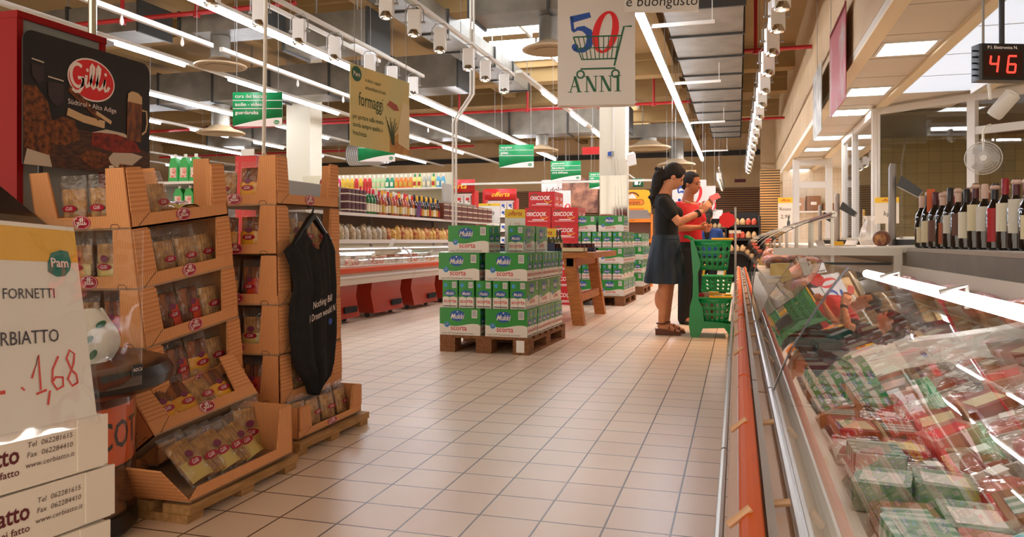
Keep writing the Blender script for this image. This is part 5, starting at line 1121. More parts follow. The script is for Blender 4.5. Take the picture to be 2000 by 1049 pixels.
# goods in the tall cases
M_ch = [mat('cheese_pale', '#dcc48a', .5, col2='#c8a860', scale=12), mat('ham_pink', '#b85a4a', .4, col2='#d8a090', scale=14), mat('salad_white', '#d8d0c0', .5, col2='#a8906a', scale=40), mat('crust_brown', '#8a4a1e', .6, col2='#5a2c10', scale=18), mat('olive_dark', '#3a3418', .4, col2='#1f1a0c', scale=50)]
CN = ['pale cheese wedge', 'pink cooked ham', 'white deli tub', 'brown crusted loaf', 'dark olive tub']
for k in range(44):
    kd = (k*7) % 5; row = k % 2; y = 5.45+.43*(k//2)
    q = MB(M_ch[kd])
    if kd == 0: q.prism([(-.1, -.06), (.1, -.06), (.0, .1)], 0, .08, 'Z')
    elif kd == 1 or kd == 3: q.ball((0, 0, .055), (.09, .13, .055), 12, 8)
    else: q.lathe([(.07, 0), (.085, .07), (.07, .072), (.06, .05), (.0, .06)], 14, cap=False)
    o = q.build(('cheese_wedge', 'cooked_ham', 'deli_tub', 'crusty_loaf', 'olive_tub')[kd], None, (.30+.2*row, y, .726 if row else .718), (0, 0, rnd(-.4, .4))); tag(o, '%s in the tall cases, %s row, %s from the end frame' % (CN[kd], ('front', 'rear')[row], ORD[k//2]), 'deli food', 'deli food in the tall cases')
# back worktops
r = thing('back_counter', 'grey metal shelf counter carrying the wine bottles', 'counter', (.975, 0, 0)); MB(M_zinc).box(0, .02, .6, 5.1, .80, .885).build('front_panel', r); q = MB(M_steel); q.rbox(0, .55, .6, 5.1, .886, .907, .02); q.build('worktop', r); MB(mat('counter_side', '#a89a88', .5)).box(.03, .53, .6, 5.1, 0, .885).build('cabinet', r)
r = thing('back_counter', 'pale worktop behind the tall glass cases', 'counter', (.98, 5.2, 0)); MB(M_white).box(-.36, .40, 0, 9.7, .875, .907).build('worktop', r); MB(mat('counter_side', '#a89a88', .5)).box(.0, .36, .05, 9.6, 0, .874).build('cabinet', r)
# wine bottles
M_wine = mat('wine_glass', '#08070a', .08, coat=.6); WL = [mat('wl_cream', '#d8cca8', .6), mat('wl_white', '#cfcabc', .6), mat('wl_red', '#b01218', .5), mat('wl_brown', '#6a4636', .6), mat('wl_orange', '#a8542a', .5), mat('wl_ivory', '#dcd4bc', .6)]
CP = {'black': mat('cap_black', '#17131a', .4), 'red': mat('cap_red', '#8e1020', .4), 'cream': mat('cap_cream', '#c8a898', .5), 'wine': mat('cap_wine', '#4a0e1a', .4)}
spec = [(0, 'cream', .1, .40, .30), (0, 'black', .1, .48, .3), (3, 'wine', .12, .5, .28), (4, 'cream', .08, .46, .22), (1, 'black', .25, .55, .34), (3, 'cream', .22, .58, .3), (5, 'black', .18, .62, .36), (0, 'wine', .28, .68, .36), (1, 'cream', .28, .66, .36), (2, 'black', .12, .64, .34), (5, 'red', .26, .66, .36), (1, 'wine', .24, .72, .33), (0, 'red', .16, .5, .36), (5, 'cream', .2, .6, .3)]
WN = ['cream', 'white', 'red', 'brown', 'orange', 'ivory']
for row in range(2):
    for i, (lb, cp, a, c_, cov) in enumerate(spec):
        t = i/13; x = 1.035+.165*t+.095*row; y = 4.98-1.33*t+.03*row
        h = .30+.02*((i*5) % 3)/2
        o = bottle_mesh(M_wine, WL[lb if row == 0 else (lb+3) % 6], CP[cp if row == 0 else ('wine', 'cream', 'red', 'black')[i % 4]], .038, h, .58, lab0=a, lab1=c_, capz=.78, labcov=cov, n=14)
        q = MB(CP['cream']); q.lathe([(.016, h*.93), (.021, h*.955), (.018, h*.99), (.006, h*1.012)], 10); 
        if (i+row) % 2: q.build('seal_tag', o)
        o.location = (x, y, .908); o.rotation_euler = (0, 0, R(-16)+rnd(-.3, .3)); tag(o, 'dark wine bottle with %s label on the metal counter, %s row, %s from left' % (WN[lb if row == 0 else (lb+3) % 6], ('front', 'rear')[row], ORD[i]), 'bottle', 'wine bottles on the counter')
o = MB(mat('wl_tag', '#c8571e', .5)).box(-.02, .02, -.002, 0, 0, .13).build('neck_card', None, (1.045, 4.81, 1.11), (R(4), 0, R(-10))); tag(o, 'orange neck card hanging on a left wine bottle', 'label')
# number display
r = thing('number_display', 'black hanging queue display showing red 46', 'display', (1.14, 3.98, 1.675), (0, 0, R(20)))
q = MB(M_black); q.rbox(-.105, .13, -.03, .04, 0, .165, .01); q.build('casing', r)
for k in range(5): q = MB(M_black); q.cyl((-.125, .0, .025+.028*k), (-.1, .0, .025+.028*k), .004, 6); q.build('fin', r)
M_led = mat('led_red', (1, .03, .02), emit=1.4); q = MB(mat('display_glass', '#240405', .15)); q.rect(-.09, .09, .015, .13, -.031); q.build('screen', r)
def digit(q, segs, cx, cz, s):
    S = {'a': ((-.5, 1), (.5, 1)), 'b': ((.5, 1), (.5, 0)), 'c': ((.5, 0), (.5, -1)), 'd': ((-.5, -1), (.5, -1)), 'e': ((-.5, -1), (-.5, 0)), 'f': ((-.5, 0), (-.5, 1)), 'g': ((-.5, 0), (.5, 0))}
    for c_ in segs: q.ribbon([(cx+(a+.12*b_)*s, cz+b_*s) for a, b_ in S[c_]], s*.24, -.032)
for dg, cx in (('bcfg', -.042), ('acdefg', .042)): q = MB(M_led); digit(q, dg, cx, .072, .037); q.build('digit', r)
q = MB(M_script); q.text('P.I. Elettronica N.', 0, .147, .02, -.0305); q.build('lettering', r, ang=0)
q = MB(M_black); q.cyl((.02, .005, .165), (.02, .005, 1.22), .012, 8); q.build('pole', r)
# spotlight camera by the fan
r = thing('track_projector', 'white cylindrical projector on an arm under the number display', 'spotlight', (1.50, 5.13, 1.75)); q = MB(M_spot); q.at((0, 0, 0), (R(25), R(35), 0)); q.lathe([(.04, -.085), (.045, -.07), (.045, .07), (.03, .08)], 16); q.build('housing', r)
q = MB(M_spot); q.tube([(-.07, 0, .03), (-.08, 0, .13), (.0, 0, .16), (.08, 0, .13)], .01, 6); q.build('bracket', r); q = MB(M_spot); q.box(-.02, .02, -.6, .6, .17, .2); q.build('track', r); q = MB(M_grey); q.cyl((0, .4, .2), (0, .4, 1.17), .008, 6); q.build('wire', r)
# wall fan
r = thing('wall_fan', 'white caged fan mounted on the glass partition post', 'fan', (2.98, 10.98, 1.99), (0, 0, R(-14))); r.scale = (.82, .82, .82)
q = MB(mat('fan_cage', '#c8c4be', .35, .3)); 
for k, rad in enumerate((.25, .21, .17, .13, .09, .05)): q.ring((0, -.06+.02*(rad/.25)**2*2-.02, 0), rad, .0035, 32, 5, 'Y')
for k in range(72): a = 2*PI*k/72; q.tube([(.04*math.cos(a), -.08, .04*math.sin(a)), (.15*math.cos(a), -.07, .15*math.sin(a)), (.25*math.cos(a), -.03, .25*math.sin(a))], .0034, 4)
q.ring((0, -.03, 0), .25, .007, 32, 6, 'Y'); q.cyl((0, -.085, 0), (0, -.07, 0), .045, 16); q.build('cage', r)
for k in range(3):
    q = MB(mat('fan_blade', '#b8b4b0', .4)); a = 2*PI*k/3; q.at((0, -.035, 0), (0, a, 0)); q.add([(.03, -.01, -.03), (.2, -.015, -.08), (.22, 0, .02), (.15, .015, .09), (.03, .01, .03), (.03, -.006, -.03), (.2, -.011, -.08), (.22, .004, .02), (.15, .019, .09), (.03, .014, .03)], [(0, 1, 2, 3, 4), (9, 8, 7, 6, 5), (0, 5, 6, 1), (1, 6, 7, 2), (2, 7, 8, 3), (3, 8, 9, 4), (4, 9, 5, 0)]); q.build('blade', r)
q = MB(M_white); q.tube([(0, -.03, 0), (0, .1, 0)], .05, 12); q.build('motor', r); q = MB(M_white); q.tube([(0, .09, 0), (0, .12, .25), (0, .11, .42), (.03, .1, .5), (.1, .16, .53)], .018, 8); q.build('arm', r)
# scales and things on the pale worktop
def scale(x, y, h, label, w=.026, disp=True):
    r = thing('counter_scale', label, 'scale', (x, y, .908), (0, 0, R(-12)), 'scales on the pale worktop')
    q = MB(M_black); q.rbox(-.02, .3, -.12, .14, 0, .05, .02); q.build('base', r); q = MB(M_steel); q.rbox(.02, .28, -.1, .12, .055, .07, .02); q.build('pan', r)
    q = MB(mat('scale_grey', '#8d8682', .35, .3)); q.tube([(-.03, 0, 0), (-.03, 0, h-.03), (-.025, 0, h)], [w, w, w*.8], 10); q.build('column', r)
    if disp: q = MB(M_black); q.prism([(.0, h-.16), (.13, h-.24), (.16, h-.2), (.03, h-.09)], -.1, .1, 'Y'); q.build('display', r)
    return r
scale(1.07, 5.9, .58, 'counter scale with a tall thick grey column left of the wine bottles'); scale(1.0, 8.4, .52, 'counter scale with grey column before the glass partition corner'); scale(1.05, 10.6, .5, 'farthest counter scale, in front of the glass door', .022)
r = thing('roast_joint', 'brown cut roast joint on the pale worktop behind the end frame', 'meat', (.92, 5.6, .908), (0, 0, R(75))); r.scale = (.75, .85, .9); q = MB(M_ch[3]); q.tube([(-.1, 0, .055), (-.06, 0, .06), (.06, 0, .062), (.1, 0, .05)], [.05, .058, .062, .04], 14); q.build('crust', r); q = MB(mat('roast_core', '#6a2a16', .5, col2='#c88a4a', scale=26)); q.cyl((-.108, 0, .055), (-.1, 0, .055), .044, 14); q.build('cut_face', r)
o = MB(M_paper).at((0, 0, 0)).box(-.16, .16, -.05, .05, 0, .012).build('paper_pad', None, (1.0, 5.3, .908), (0, R(-2), R(5))); tag(o, 'white paper pad beside the brown roast joint', 'paper')
r = thing('plastic_tray', 'white plastic tray on the pale worktop near its front end', 'tray', (.74, 6.6, .908)); q = MB(M_white); q.prism([(-.1, 0), (.12, 0), (.14, .045), (.13, .045), (.115, .01), (-.095, .01), (-.11, .045), (-.12, .045)], -.3, .3, 'Y'); q.build('tray_body', r)
o = MB(M_yellow).box(-.04, .04, -.002, .002, 0, .03).build('yellow_tag', None, (.73, 6.27, .915), (R(-15), 0, 0)); tag(o, 'small yellow price tag before the white plastic tray', 'price tag')
r = thing('clear_bag', 'crumpled clear plastic bag standing by the middle counter scale', 'bag', (1.12, 7.4, .908)); q = MB(clear('bag_clear', base=.2, gain=.6, rough=.2, haze=.3)); q.lathe([(.07, 0), (.09, .05), (.07, .15), (.03, .22), (.05, .26)], 9); q.build('film', r)
offer_card((.6, 10.6, 1.08), -8, .18, .45, .07, 'white wine offer card above the tall cases, before the slatted pier', (('Rosso', .3, .06, M_ink), ('2,98', .2, .07, M_ink)), legs=0).location.z = 1.06
r = bpy.data.objects.get('offer_card.003'); 
def art_bottle(q, s): q.art([(-.02*s, 0), (.02*s, 0), (.02*s, .08*s), (.008*s, .11*s), (.008*s, .16*s), (-.008*s, .16*s), (-.008*s, .11*s), (-.02*s, .08*s)], -.0015)
q = MB(M_wine); q.at((.04, 0, .05)); art_bottle(q, 1); q.build('bottle_print', r, ang=0); MB(M_wmetal).box(-.01, .01, .005, .015, -.15, .02).build('stand', r)
offer_card((1.25, 8.6, .908), 78, .28, .36, .07, 'offer card facing sideways inside the partition glass', (('1,99', .2, .08, M_ink),))
offer_card((1.32, 7.75, .908), -10, .2, .44, .05, 'offer card on a stick behind the thick grey scale column', (('kg', .29, .06, M_ink),), legs=.2)
# price post with red round card
r = thing('price_post', 'clear post with red round card at the counter edge', 'sign holder', (-.02, 8.9, 0)); q = MB(M_alu); q.cyl((0, 0, 0), (0, 0, 1.32), .012, 8); q.build('post', r); q = MB(M_white); q.box(-.07, .06, -.005, .005, 1.03, 1.065); q.build('shelf_plate', r)
q = MB(M_redp); q.prism([((.085+.006*math.cos(9*t))*math.cos(t)-.09, (.085+.006*math.cos(9*t))*math.sin(t)+1.18) for t in [2*PI*i/36 for i in range(36)]], -.02, -.014, 'Y'); q.build('round_card', r)
# rear store room behind the door
q = MB(M_white); r = thing('store_shelf', 'white shelf with cardboard boxes seen through the glass door', 'shelf', (1.9, 22.0, 0)); q.box(-.5, .7, -.2, .25, 1.70, 1.74); q.build('board', r)
for s_ in (-.45, .65): MB(M_wmetal).box(s_-.02, s_+.02, .2, .24, 0, 1.7).build('upright', r)
for k, (x, w, h) in enumerate(((-.32, .28, .36), (.05, .36, .40), (.42, .26, .2))):
    q = MB(M_bcard if k else mat('box_tan', '#b5835a', .7)); q.box(-w/2, w/2, -.15, .15, 0, h); q.m(M_paper); q.rect(-w*.2, w*.2, h*.4, h*.6, -.151); tag(q.build('cardboard_box', None, (1.9+x, 22.0, 1.741)), 'brown cardboard box on the shelf behind the door, %s from left' % ORD[k], 'box', 'boxes on the store shelf')
# slatted pier
M_slat2 = stripes('pier_slats', '#2a1608', '#b58a4e', 'Z', .06, .4)
struct(MB(M_slat2).box(.52, .96, 19.0, 19.3, 0, 2.62).build('trim_41')); 
# ---------------------------------------------------------------- far centre: bread display, racks, signs
M_idy = mat('display_yellow', '#f2b01e', .45); M_ido = mat('display_orange', '#e8821a', .45); M_idg = mat('display_grey', '#8d7f78', .6); M_logo = mat('logo_brown', '#7a2a12', .5)
r = thing('bread_stand', 'yellow and orange branded bread stand behind the woman in black', 'display stand', (-2.1, 15.9, 0), (0, 0, R(4)))
MB(M_idg).box(-.4, .4, .38, .42, 0, 1.62).build('back_panel', r)
for s_ in (-1, 1): MB(M_ido).box(s_*.41-.015, s_*.41+.015, 0, .42, 0, 1.5).build('side_panel', r)
for z in (.34, .66, .98, 1.4): q = MB(M_ido); q.box(-.395, .395, -.01, .38, z-.07, z); q.build('shelf_board', r)
MB(M_ido).box(-.39, .39, -.02, .36, 0, .27).build('plinth', r)
q = MB(M_idy); q.at((0, .02, 0)); q.prism([(-.4, 1.52), (.4, 1.52), (.4, 1.88), (.36, 1.98), (.28, 2.0), (-.28, 2.0), (-.36, 1.98), (-.4, 1.88)], 0, .03, 'Y'); q.build('header', r)
q = MB(M_idg); q.at((0, -.01, 0)); q.prism([(-.4, 1.4), (.4, 1.4), (.33, 1.58), (-.33, 1.58)], 0, .02, 'Y'); q.build('lower_panel', r)
q = MB(M_ido); q.at((0, .018, 0)); q.rrect(-.24, .26, 1.54, 1.62, .02, -.012); q.m(M_logo); q.rrect(-.24, .26, 1.68, 1.8, .05, -.002); q.m(M_ido); q.rrect(-.23, .25, 1.69, 1.79, .045, -.003); q.m(M_logo); q.text('Interpan', .01, 1.738, .1, -.004, .15, .012); q.ribbon(arc(.02, 1.82, .14, .12, 20, 160, 12), .03, -.002); q.m(M_script); q.art([(-.06, 1.82), (.1, 1.82), (.08, 1.88), (.04, 1.9), (.02, 1.93), (-.01, 1.9), (-.05, 1.88)], -.0026); q.m(M_ink); q.text('dal 1949', 0, 1.36, .04, -.03); q.build('logo', r, ang=0)
# produce racks
M_blackr = mat('rack_black', '#1a1614', .6)
FRU = [('orange', mat('fruit_orange', '#d9581a', .5, col2='#b8320e', scale=30)), ('cream', mat('fruit_cream', '#d8b888', .6, col2='#b08858', scale=20)), ('dark', mat('fruit_dark', '#2a2440', .5, col2='#15101c', scale=20)), ('red', mat('fruit_red', '#a8241a', .5, col2='#d86a4a', scale=20)), ('golden', mat('fruit_gold', '#d89a4a', .6, col2='#a8601e', scale=22))]
def rack(x0, x1, y, rz, levels, label, what, cols, n):
    w = (x1-x0)/2; r = thing('produce_rack', label, 'rack', ((x0+x1)/2, y, 0), (0, 0, R(rz)))
    for s_ in (-1, 1): MB(M_blackr).box(s_*w-.02, s_*w+.02, 0, .7, 0, levels[-1]+.2).build('side_panel', r)
    MB(M_blackr).box(-w+.02, w-.02, .66, .7, 0, levels[-1]+.3).build('back_panel', r)
    for k, z in enumerate(levels): q = MB(M_blackr); q.box(-w+.02, w-.02, .02+.1*k, .66, z-.05, z); q.build('shelf_board', r)
    Mw = Matrix.Translation(((x0+x1)/2, y, 0)) @ Matrix.Rotation(R(rz), 4, 'Z')
    for k, z in enumerate(levels):
        for i in range(n):
            nm, m_ = FRU[cols[(k*3+i//3) % len(cols)]]; bw = (2*w-.1)/n
            q = MB(m_); q.lathe([(0, 0), (bw*.46, .01), (bw*.5, .06), (bw*.42, .11), (bw*.2, .15), (0, .16)], 8, cap=False); o = q.build('food_bag')
            put(o, Mw @ TL(-w+.05+bw*(i+.5), .14+.1*k, z+.001) @ RZ(rnd(0, 90))); tag(o, '%s bag on the %s, %s shelf, %s from left' % (nm, what, ORD[k], ORD[i]), 'food', 'bags on the %s' % what)
rack(-4.75, -3.55, 16.6, 8, (.5, .8, 1.05, 1.3), 'dark stepped produce rack left of the red snack boxes', 'produce rack', (4, 1, 2, 0, 3), 9)
rack(-1.6, .1, 25.0, 0, (.4, .75, 1.05, 1.35), 'dark bread rack at the far end beyond the women', 'far bread rack', (4, 1, 3, 4, 1), 12)
rack(-.25, .48, 17.9, 0, (.7, 1.0, 1.3), 'dark bread rack at the end of the counter', 'counter end rack', (1, 4, 1, 3), 5)
o = MB(M_script).box(-.3, .3, 0, .1, 0, .28).build('shelf_sign', None, (-.75, 25.5, 1.656)); tag(o, 'white lit sign box on top of the far bread rack', 'sign')
# back wall signs
def flat_sign(x, y, z, w, h, label, fn, rz=0):
    r = thing('wall_sign', label, 'sign', (x, y, z), (0, 0, R(rz)), 'signs near the far wall'); MB(M_sgn).box(-w/2, w/2, 0, .02, 0, h).build('panel', r); q = MB(M_ink); fn(q); q.build('print', r, ang=0)
    for s_ in (-1, 1): MB(M_grey).cyl((s_*w*.4, .01, h), (s_*w*.4, .01, 5.18-z), .004, 5).build('wire', r)
    return r
def f_i(q): q.m(M_logo); q.text('i dolci', 0, .62, .24, -.002, .1, .01); q.ribbon([(-.3, .54), (.3, .54)], .01, -.002); q.text('del forno', 0, .3, .2, -.002, .1, .01)
flat_sign(-5.6, 24.0, 1.95, .9, .95, 'white sign with brown writing left of the red snack boxes', f_i)
def f50(s):
    def f(q): q.m(M_blue); five(q, -.2*s, .48*s, .34*s, -.002); q.m(M_redp); zero(q, .2*s, .58*s, .34*s, -.0026); q.m(M_dgreen); q.ribbon([(-.2*s, .3*s), (.4*s, .3*s)], .03*s, -.003)
    return f
flat_sign(-5.0, 22.5, 1.55, .45, .9, 'narrow anniversary sign partly behind the red snack boxes', f50(.6))
flat_sign(-1.0, 17.0, 1.52, .72, .74, 'white 50 sign behind the head of the woman in red', f50(.75)); flat_sign(-.70, 21.0, 1.6, .3, .8, 'narrow 50 sign right of the bigger one', f50(.45))
r = thing('food_picture_board', 'dark red food picture board above the red snack boxes', 'poster', (-4.6, 23.0, 2.0)); MB(mat('food_print', '#5a3028', .5, col2='#c88a6a', scale=3)).box(-.55, .55, 0, .02, -.2, .85).build('panel', r)
for s_ in (-.45, .45): MB(M_grey).cyl((s_, .01, .85), (s_, .01, 3.18), .004, 5).build('wire', r)
r = thing('food_picture_board', 'bread picture board above the 50 sign behind the women', 'poster', (-1.35, 19.0, 2.25)); MB(mat('bread_print', '#b5793a', .5, col2='#d8b078', scale=5)).box(-.4, .4, 0, .02, 0, .4).build('panel', r)
for s_ in (-.3, .3): MB(M_grey).cyl((s_, .01, .4), (s_, .01, 2.93), .004, 5).build('wire', r)
r = thing('white_rail', 'long thin white rail spanning behind the far green signs', 'rail', (-3.3, 15.0, 2.1)); MB(M_wmetal).box(-2.6, 2.3, 0, .03, 0, .04).build('bar', r)
for s_ in (-2.4, 2.1): MB(M_grey).cyl((s_, .015, .04), (s_, .015, 3.08), .005, 5).build('wire', r)
r = thing('exit_sign', 'small green exit sign by the yellow bread stand', 'sign', (-2.2, 18.0, 2.2)); q = MB(M_dgreen); q.box(-.14, .1, 0, .05, 0, .2); q.m(M_script); q.rect(-.1, -.02, .05, .15, -.001); q.art([(.0, .05), (.05, .15), (.03, .05)], -.001); q.build('panel', r, ang=0); q = MB(M_wmetal); q.tube([(-.1, .02, .2), (-.35, .02, .38)], .015, 6); q.build('arm', r); MB(M_grey).cyl((-.34, .02, .37), (-.34, .02, 2.95), .008, 6).build('wire', r)
tag(MB(mat('dark_red_box', '#5a1414', .5)).box(-.2, .2, 0, .1, 0, .12).build('small_red_box', None, (.1, 29.5, 3.1)), 'small dark red box hanging at the far end of the spotlight row', 'sign'); MB(M_grey).cyl((0, .05, .12), (0, .05, 2.08), .006, 5).build('wire', bpy.data.objects['small_red_box'])
# ---------------------------------------------------------------- people and trolley
def loft(q, secs, n=20):
    """closed tube of horizontal elliptical sections (x, y, z, rx, ry, yaw)"""
    vs = []
    for x, y, z, rx, ry, yw in secs:
        c, s_ = math.cos(R(yw)), math.sin(R(yw))
        for j in range(n): t = 2*PI*j/n; a, b_ = rx*math.cos(t), ry*math.sin(t); vs.append((x+a*c-b_*s_, y+a*s_+b_*c, z))
    N = len(secs); fs = [(i*n+j, i*n+(j+1) % n, (i+1)*n+(j+1) % n, (i+1)*n+j) for i in range(N-1) for j in range(n)]
    fs += [tuple(range(n))[::-1], tuple(range((N-1)*n, N*n))]
    if secs[0][2] > secs[-1][2]: fs = [f[::-1] for f in fs]
    q.add(vs, fs); return q
def limb(q, pts, rad):
    """tapered limb with round joints"""
    q.tube(pts, rad, 12)
    for p, r_ in zip(pts, rad): q.ball(p, r_*1.0, 10, 8)
    return q
def fuse(q, vox, it=4, fac=.6):
    me = bpy.data.meshes.new('f'); me.from_pydata(q.v, [], q.f); ob = bpy.data.objects.new('f', me); COL.objects.link(ob)
    m_ = ob.modifiers.new('r', 'REMESH'); m_.mode = 'VOXEL'; m_.voxel_size = vox
    s_ = ob.modifiers.new('s', 'SMOOTH'); s_.iterations = it; s_.factor = fac
    dg = bpy.context.evaluated_depsgraph_get(); out = bpy.data.meshes.new_from_object(ob.evaluated_get(dg)); bpy.data.objects.remove(ob)
    return out
def fused(name, q, vox, mt, parent=None, it=4):
    me = fuse(q, vox, it); me.name = name; me.materials.clear(); me.materials.append(mt); me.polygons.foreach_set('use_smooth', [True]*len(me.polygons)); me.polygons.foreach_set('material_index', [0]*len(me.polygons))
    o = bpy.data.objects.new(name, me); COL.objects.link(o)
    if parent is not None: o.parent = parent
    return o
M_skin = mat('skin_warm', '#d8926a', .5, col2='#cc8660', scale=8); M_skin2 = mat('skin_tan', '#b9724c', .5, col2='#ad6842', scale=8); M_hair = mat('hair_dark', '#120a08', .75, col2='#1f120d', scale=60, stretch=(1, 1, .2), bump=.4)
M_bshirt = mat('shirt_black', '#08080a', .8); M_denim = mat('denim_dark', '#1d2632', .8, col2='#2f3b48', scale=5, stretch=(3, 3, .5)); M_redshirt = mat('shirt_red', '#c4161a', .7); M_trous = mat('trousers_black', '#0b0a0c', .8); M_blues = mat('shirt_blue', '#123f86', .7)
M_leather = mat('sandal_leather', '#6a3820', .5); M_lip = mat('lip', '#8e3a34', .5); M_eye = mat('eye_dark', '#17100e', .25)
def head(q, Hm):
    q.T = Hm; q.ball((-.012, 0, .03), (.098, .076, .1), 18, 12); q.ball((.028, 0, -.03), (.066, .06, .082), 16, 12); q.ball((.036, 0, -.088), (.044, .04, .03), 12, 8)
    q.tube([(.082, 0, .018), (.098, 0, -.012), (.108, 0, -.03), (.09, 0, -.042)], [.009, .011, .0135, .01], 8); q.ball((.082, 0, -.064), (.014, .024, .011), 10, 6); q.ball((.08, 0, -.082), (.012, .02, .008), 10, 6)
    q.ball((.074, .028, .024), (.016, .024, .008), 8, 6); q.ball((.074, -.028, .024), (.016, .024, .008), 8, 6)
    for s_ in (-1, 1): q.ball((-.012, s_*.074, -.012), (.02, .011, .031), 10, 8)
    q.T = Matrix()
def face_parts(Hm, r):
    for s_ in (-1, 1):
        q = MB(M_eye); q.T = Hm.copy(); q.ball((.082, s_*.03, .003), (.007, .013, .0065), 10, 6); q.build('eye', r)
        q = MB(M_hair); q.T = Hm.copy(); q.tube([(.089, s_*.014, .024), (.088, s_*.03, .03), (.076, s_*.048, .025)], [.003, .004, .0025], 6); q.build('eyebrow', r)
    q = MB(M_lip); q.T = Hm.copy(); q.ball((.087, 0, -.066), (.011, .022, .0055), 10, 6); q.build('mouth', r)
def hand(q, M, curl=.5, side=1):
    """palm along +x, thumb on the +z side; fingers curl towards -y*side"""
    q.T = M; q.ball((.04, 0, 0), (.048, .015, .038), 12, 8); q.ball((.07, 0, .0), (.025, .014, .036), 10, 8)
    for k, (zz, l) in enumerate(((.027, .068), (.009, .076), (-.01, .07), (-.027, .055))):
        c = curl*(1+.12*k); p = [(.082, 0, zz)]; a = 0
        for seg in (.45, .32, .23): a += c*.75; p.append((p[-1][0]+l*seg*math.cos(a), p[-1][1]-side*l*seg*math.sin(a), p[-1][2]+(zz*.1)))
        q.tube(p, [.0098, .0092, .0085, .0072], 8); q.ball(p[-1], .0073, 8, 6); q.ball(p[1], .0094, 8, 6); q.ball(p[2], .0087, 8, 6)
    p = [(.018, -side*.004, .03), (.042, -side*.016, .05), (.066, -side*.026, .052), (.082, -side*.034, .044)]; q.tube(p, [.014, .012, .0105, .008], 8); q.ball(p[-1], .0082, 8, 6); q.ball(p[2], .0106, 8, 6); q.T = Matrix()
def mdir(o, d, up=(0, 0, 1)):
    x = Vector(d).normalized(); z = Vector(up); z = (z-x*z.dot(x)).normalized(); y = z.cross(x); M = Matrix((x, y, z)).transposed().to_4x4(); M.translation = Vector(o); return M
# woman in black, in profile, looking down at a small pink card
r = thing('person', 'woman in black top and denim skirt, dark ponytail, holding a small pink card', 'person', (-.65, 7.95, 0), (0, 0, R(5)))
H1 = Matrix.Translation((.035, 0, 1.595)) @ Matrix.Rotation(R(30), 4, 'Y') @ Matrix.Rotation(R(4), 4, 'Z')
q = MB(M_skin); head(q, H1)
limb(q, [(-.085, 0, 1.36), (-.055, 0, 1.45), (-.005, 0, 1.54)], [.085, .062, .058])
loft(q, [(-.04, 0, .84, .10, .15, 0), (-.05, 0, .92, .125, .175, 0), (-.04, 0, 1.02, .10, .145, 0), (-.045, 0, 1.12, .105, .15, 0), (-.03, 0, 1.22, .118, .165, 0), (-.055, 0, 1.32, .10, .17, 0), (-.08, 0, 1.385, .065, .14, 0)])
for s_ in (-1, 1): q.ball((.05, s_*.07, 1.225), (.062, .065, .062), 12, 8)
SR = (-.07, -.185, 1.335); ER = (.075, -.24, 1.13); WR = (.30, -.13, 1.235)
SL = (-.06, .185, 1.335); EL = (.10, .235, 1.14); WL_ = (.32, .06, 1.26)
limb(q, [SR, (.0, -.215, 1.23), ER], [.052, .046, .039]); limb(q, [ER, (.15, -.215, 1.165), WR], [.04, .038, .025])
limb(q, [SL, (.02, .215, 1.23), EL], [.052, .046, .039]); limb(q, [EL, (.18, .17, 1.19), WL_], [.04, .037, .025])
hand(q, mdir(WR, (.62, .18, .72), (-.6, .1, .6)), .42, -1); hand(q, mdir(WL_, (.6, -.12, .6), (-.5, .2, .7)), .4, 1)
for s_, fx in ((-1, -.045), (1, .0)):
    limb(q, [(-.04, s_*.085, .86), (-.02+fx, s_*.085, .5), (-.045+fx, s_*.085, .1)], [.09, .06, .034]); q.ball((-.06+fx, s_*.085, .36), (.057, .052, .11), 12, 8)
    q.ball((-.055+fx, s_*.085, .085), (.035, .032, .035), 10, 8); q.tube([(-.06+fx, s_*.085, .075), (.03+fx, s_*.085, .065), (.10+fx, s_*.085, .042)], [.034, .034, .022], 10); q.ball((.115+fx, s_*.085, .038), (.03, .038, .016), 10, 6)
fused('body', q, .0062, M_skin, r)
face_parts(H1, r)
q = MB(M_bshirt); loft(q, [(-.045, 0, .93, .135, .185, 0), (-.04, 0, 1.02, .116, .162, 0), (-.045, 0, 1.12, .12, .166, 0), (-.03, 0, 1.22, .133, .18, 0), (-.055, 0, 1.32, .115, .185, 0), (-.078, 0, 1.385, .085, .155, 0), (-.078, 0, 1.425, .066, .09, 0)])
for s_ in (-1, 1): q.ball((.05, s_*.07, 1.225), (.076, .075, .074), 12, 8)
limb(q, [SR, (-.02, -.21, 1.265), (.01, -.222, 1.215)], [.068, .067, .064]); limb(q, [SL, (-.01, .21, 1.265), (.03, .222, 1.215)], [.068, .067, .064]); fused('black_top', q, .009, M_bshirt, r)
q = MB(M_denim); n = 56; secs = [(1.0, .128, .172, 0), (.965, .137, .182, .0), (.9, .152, .2, .002), (.8, .168, .218, .006), (.68, .185, .235, .012), (.56, .20, .25, .017), (.52, .203, .253, .018)]; vs = []
for inner in (0, 1):
    for z, rx, ry, rip in secs[::(1 if not inner else -1)]:
        for j in range(n): t = 2*PI*j/n; k = 1+rip/.2*math.sin(9*t)+rip/.4*math.sin(5*t+1)-.03*inner; vs.append((-.05-.012*(1-z)+rx*k*math.cos(t), ry*k*math.sin(t), z))
N = len(secs)*2; q.add(vs, [((i % N)*n+j, (i % N)*n+(j+1) % n, ((i+1) % N)*n+(j+1) % n, ((i+1) % N)*n+j)[::-1] for i in range(N) for j in range(n)]); q.build('denim_skirt', r, ang=80)
q = MB(M_denim); loft(q, [(-.05, 0, .965, .141, .187, 0), (-.05, 0, 1.005, .133, .178, 0)], 32); q.build('waistband', r)
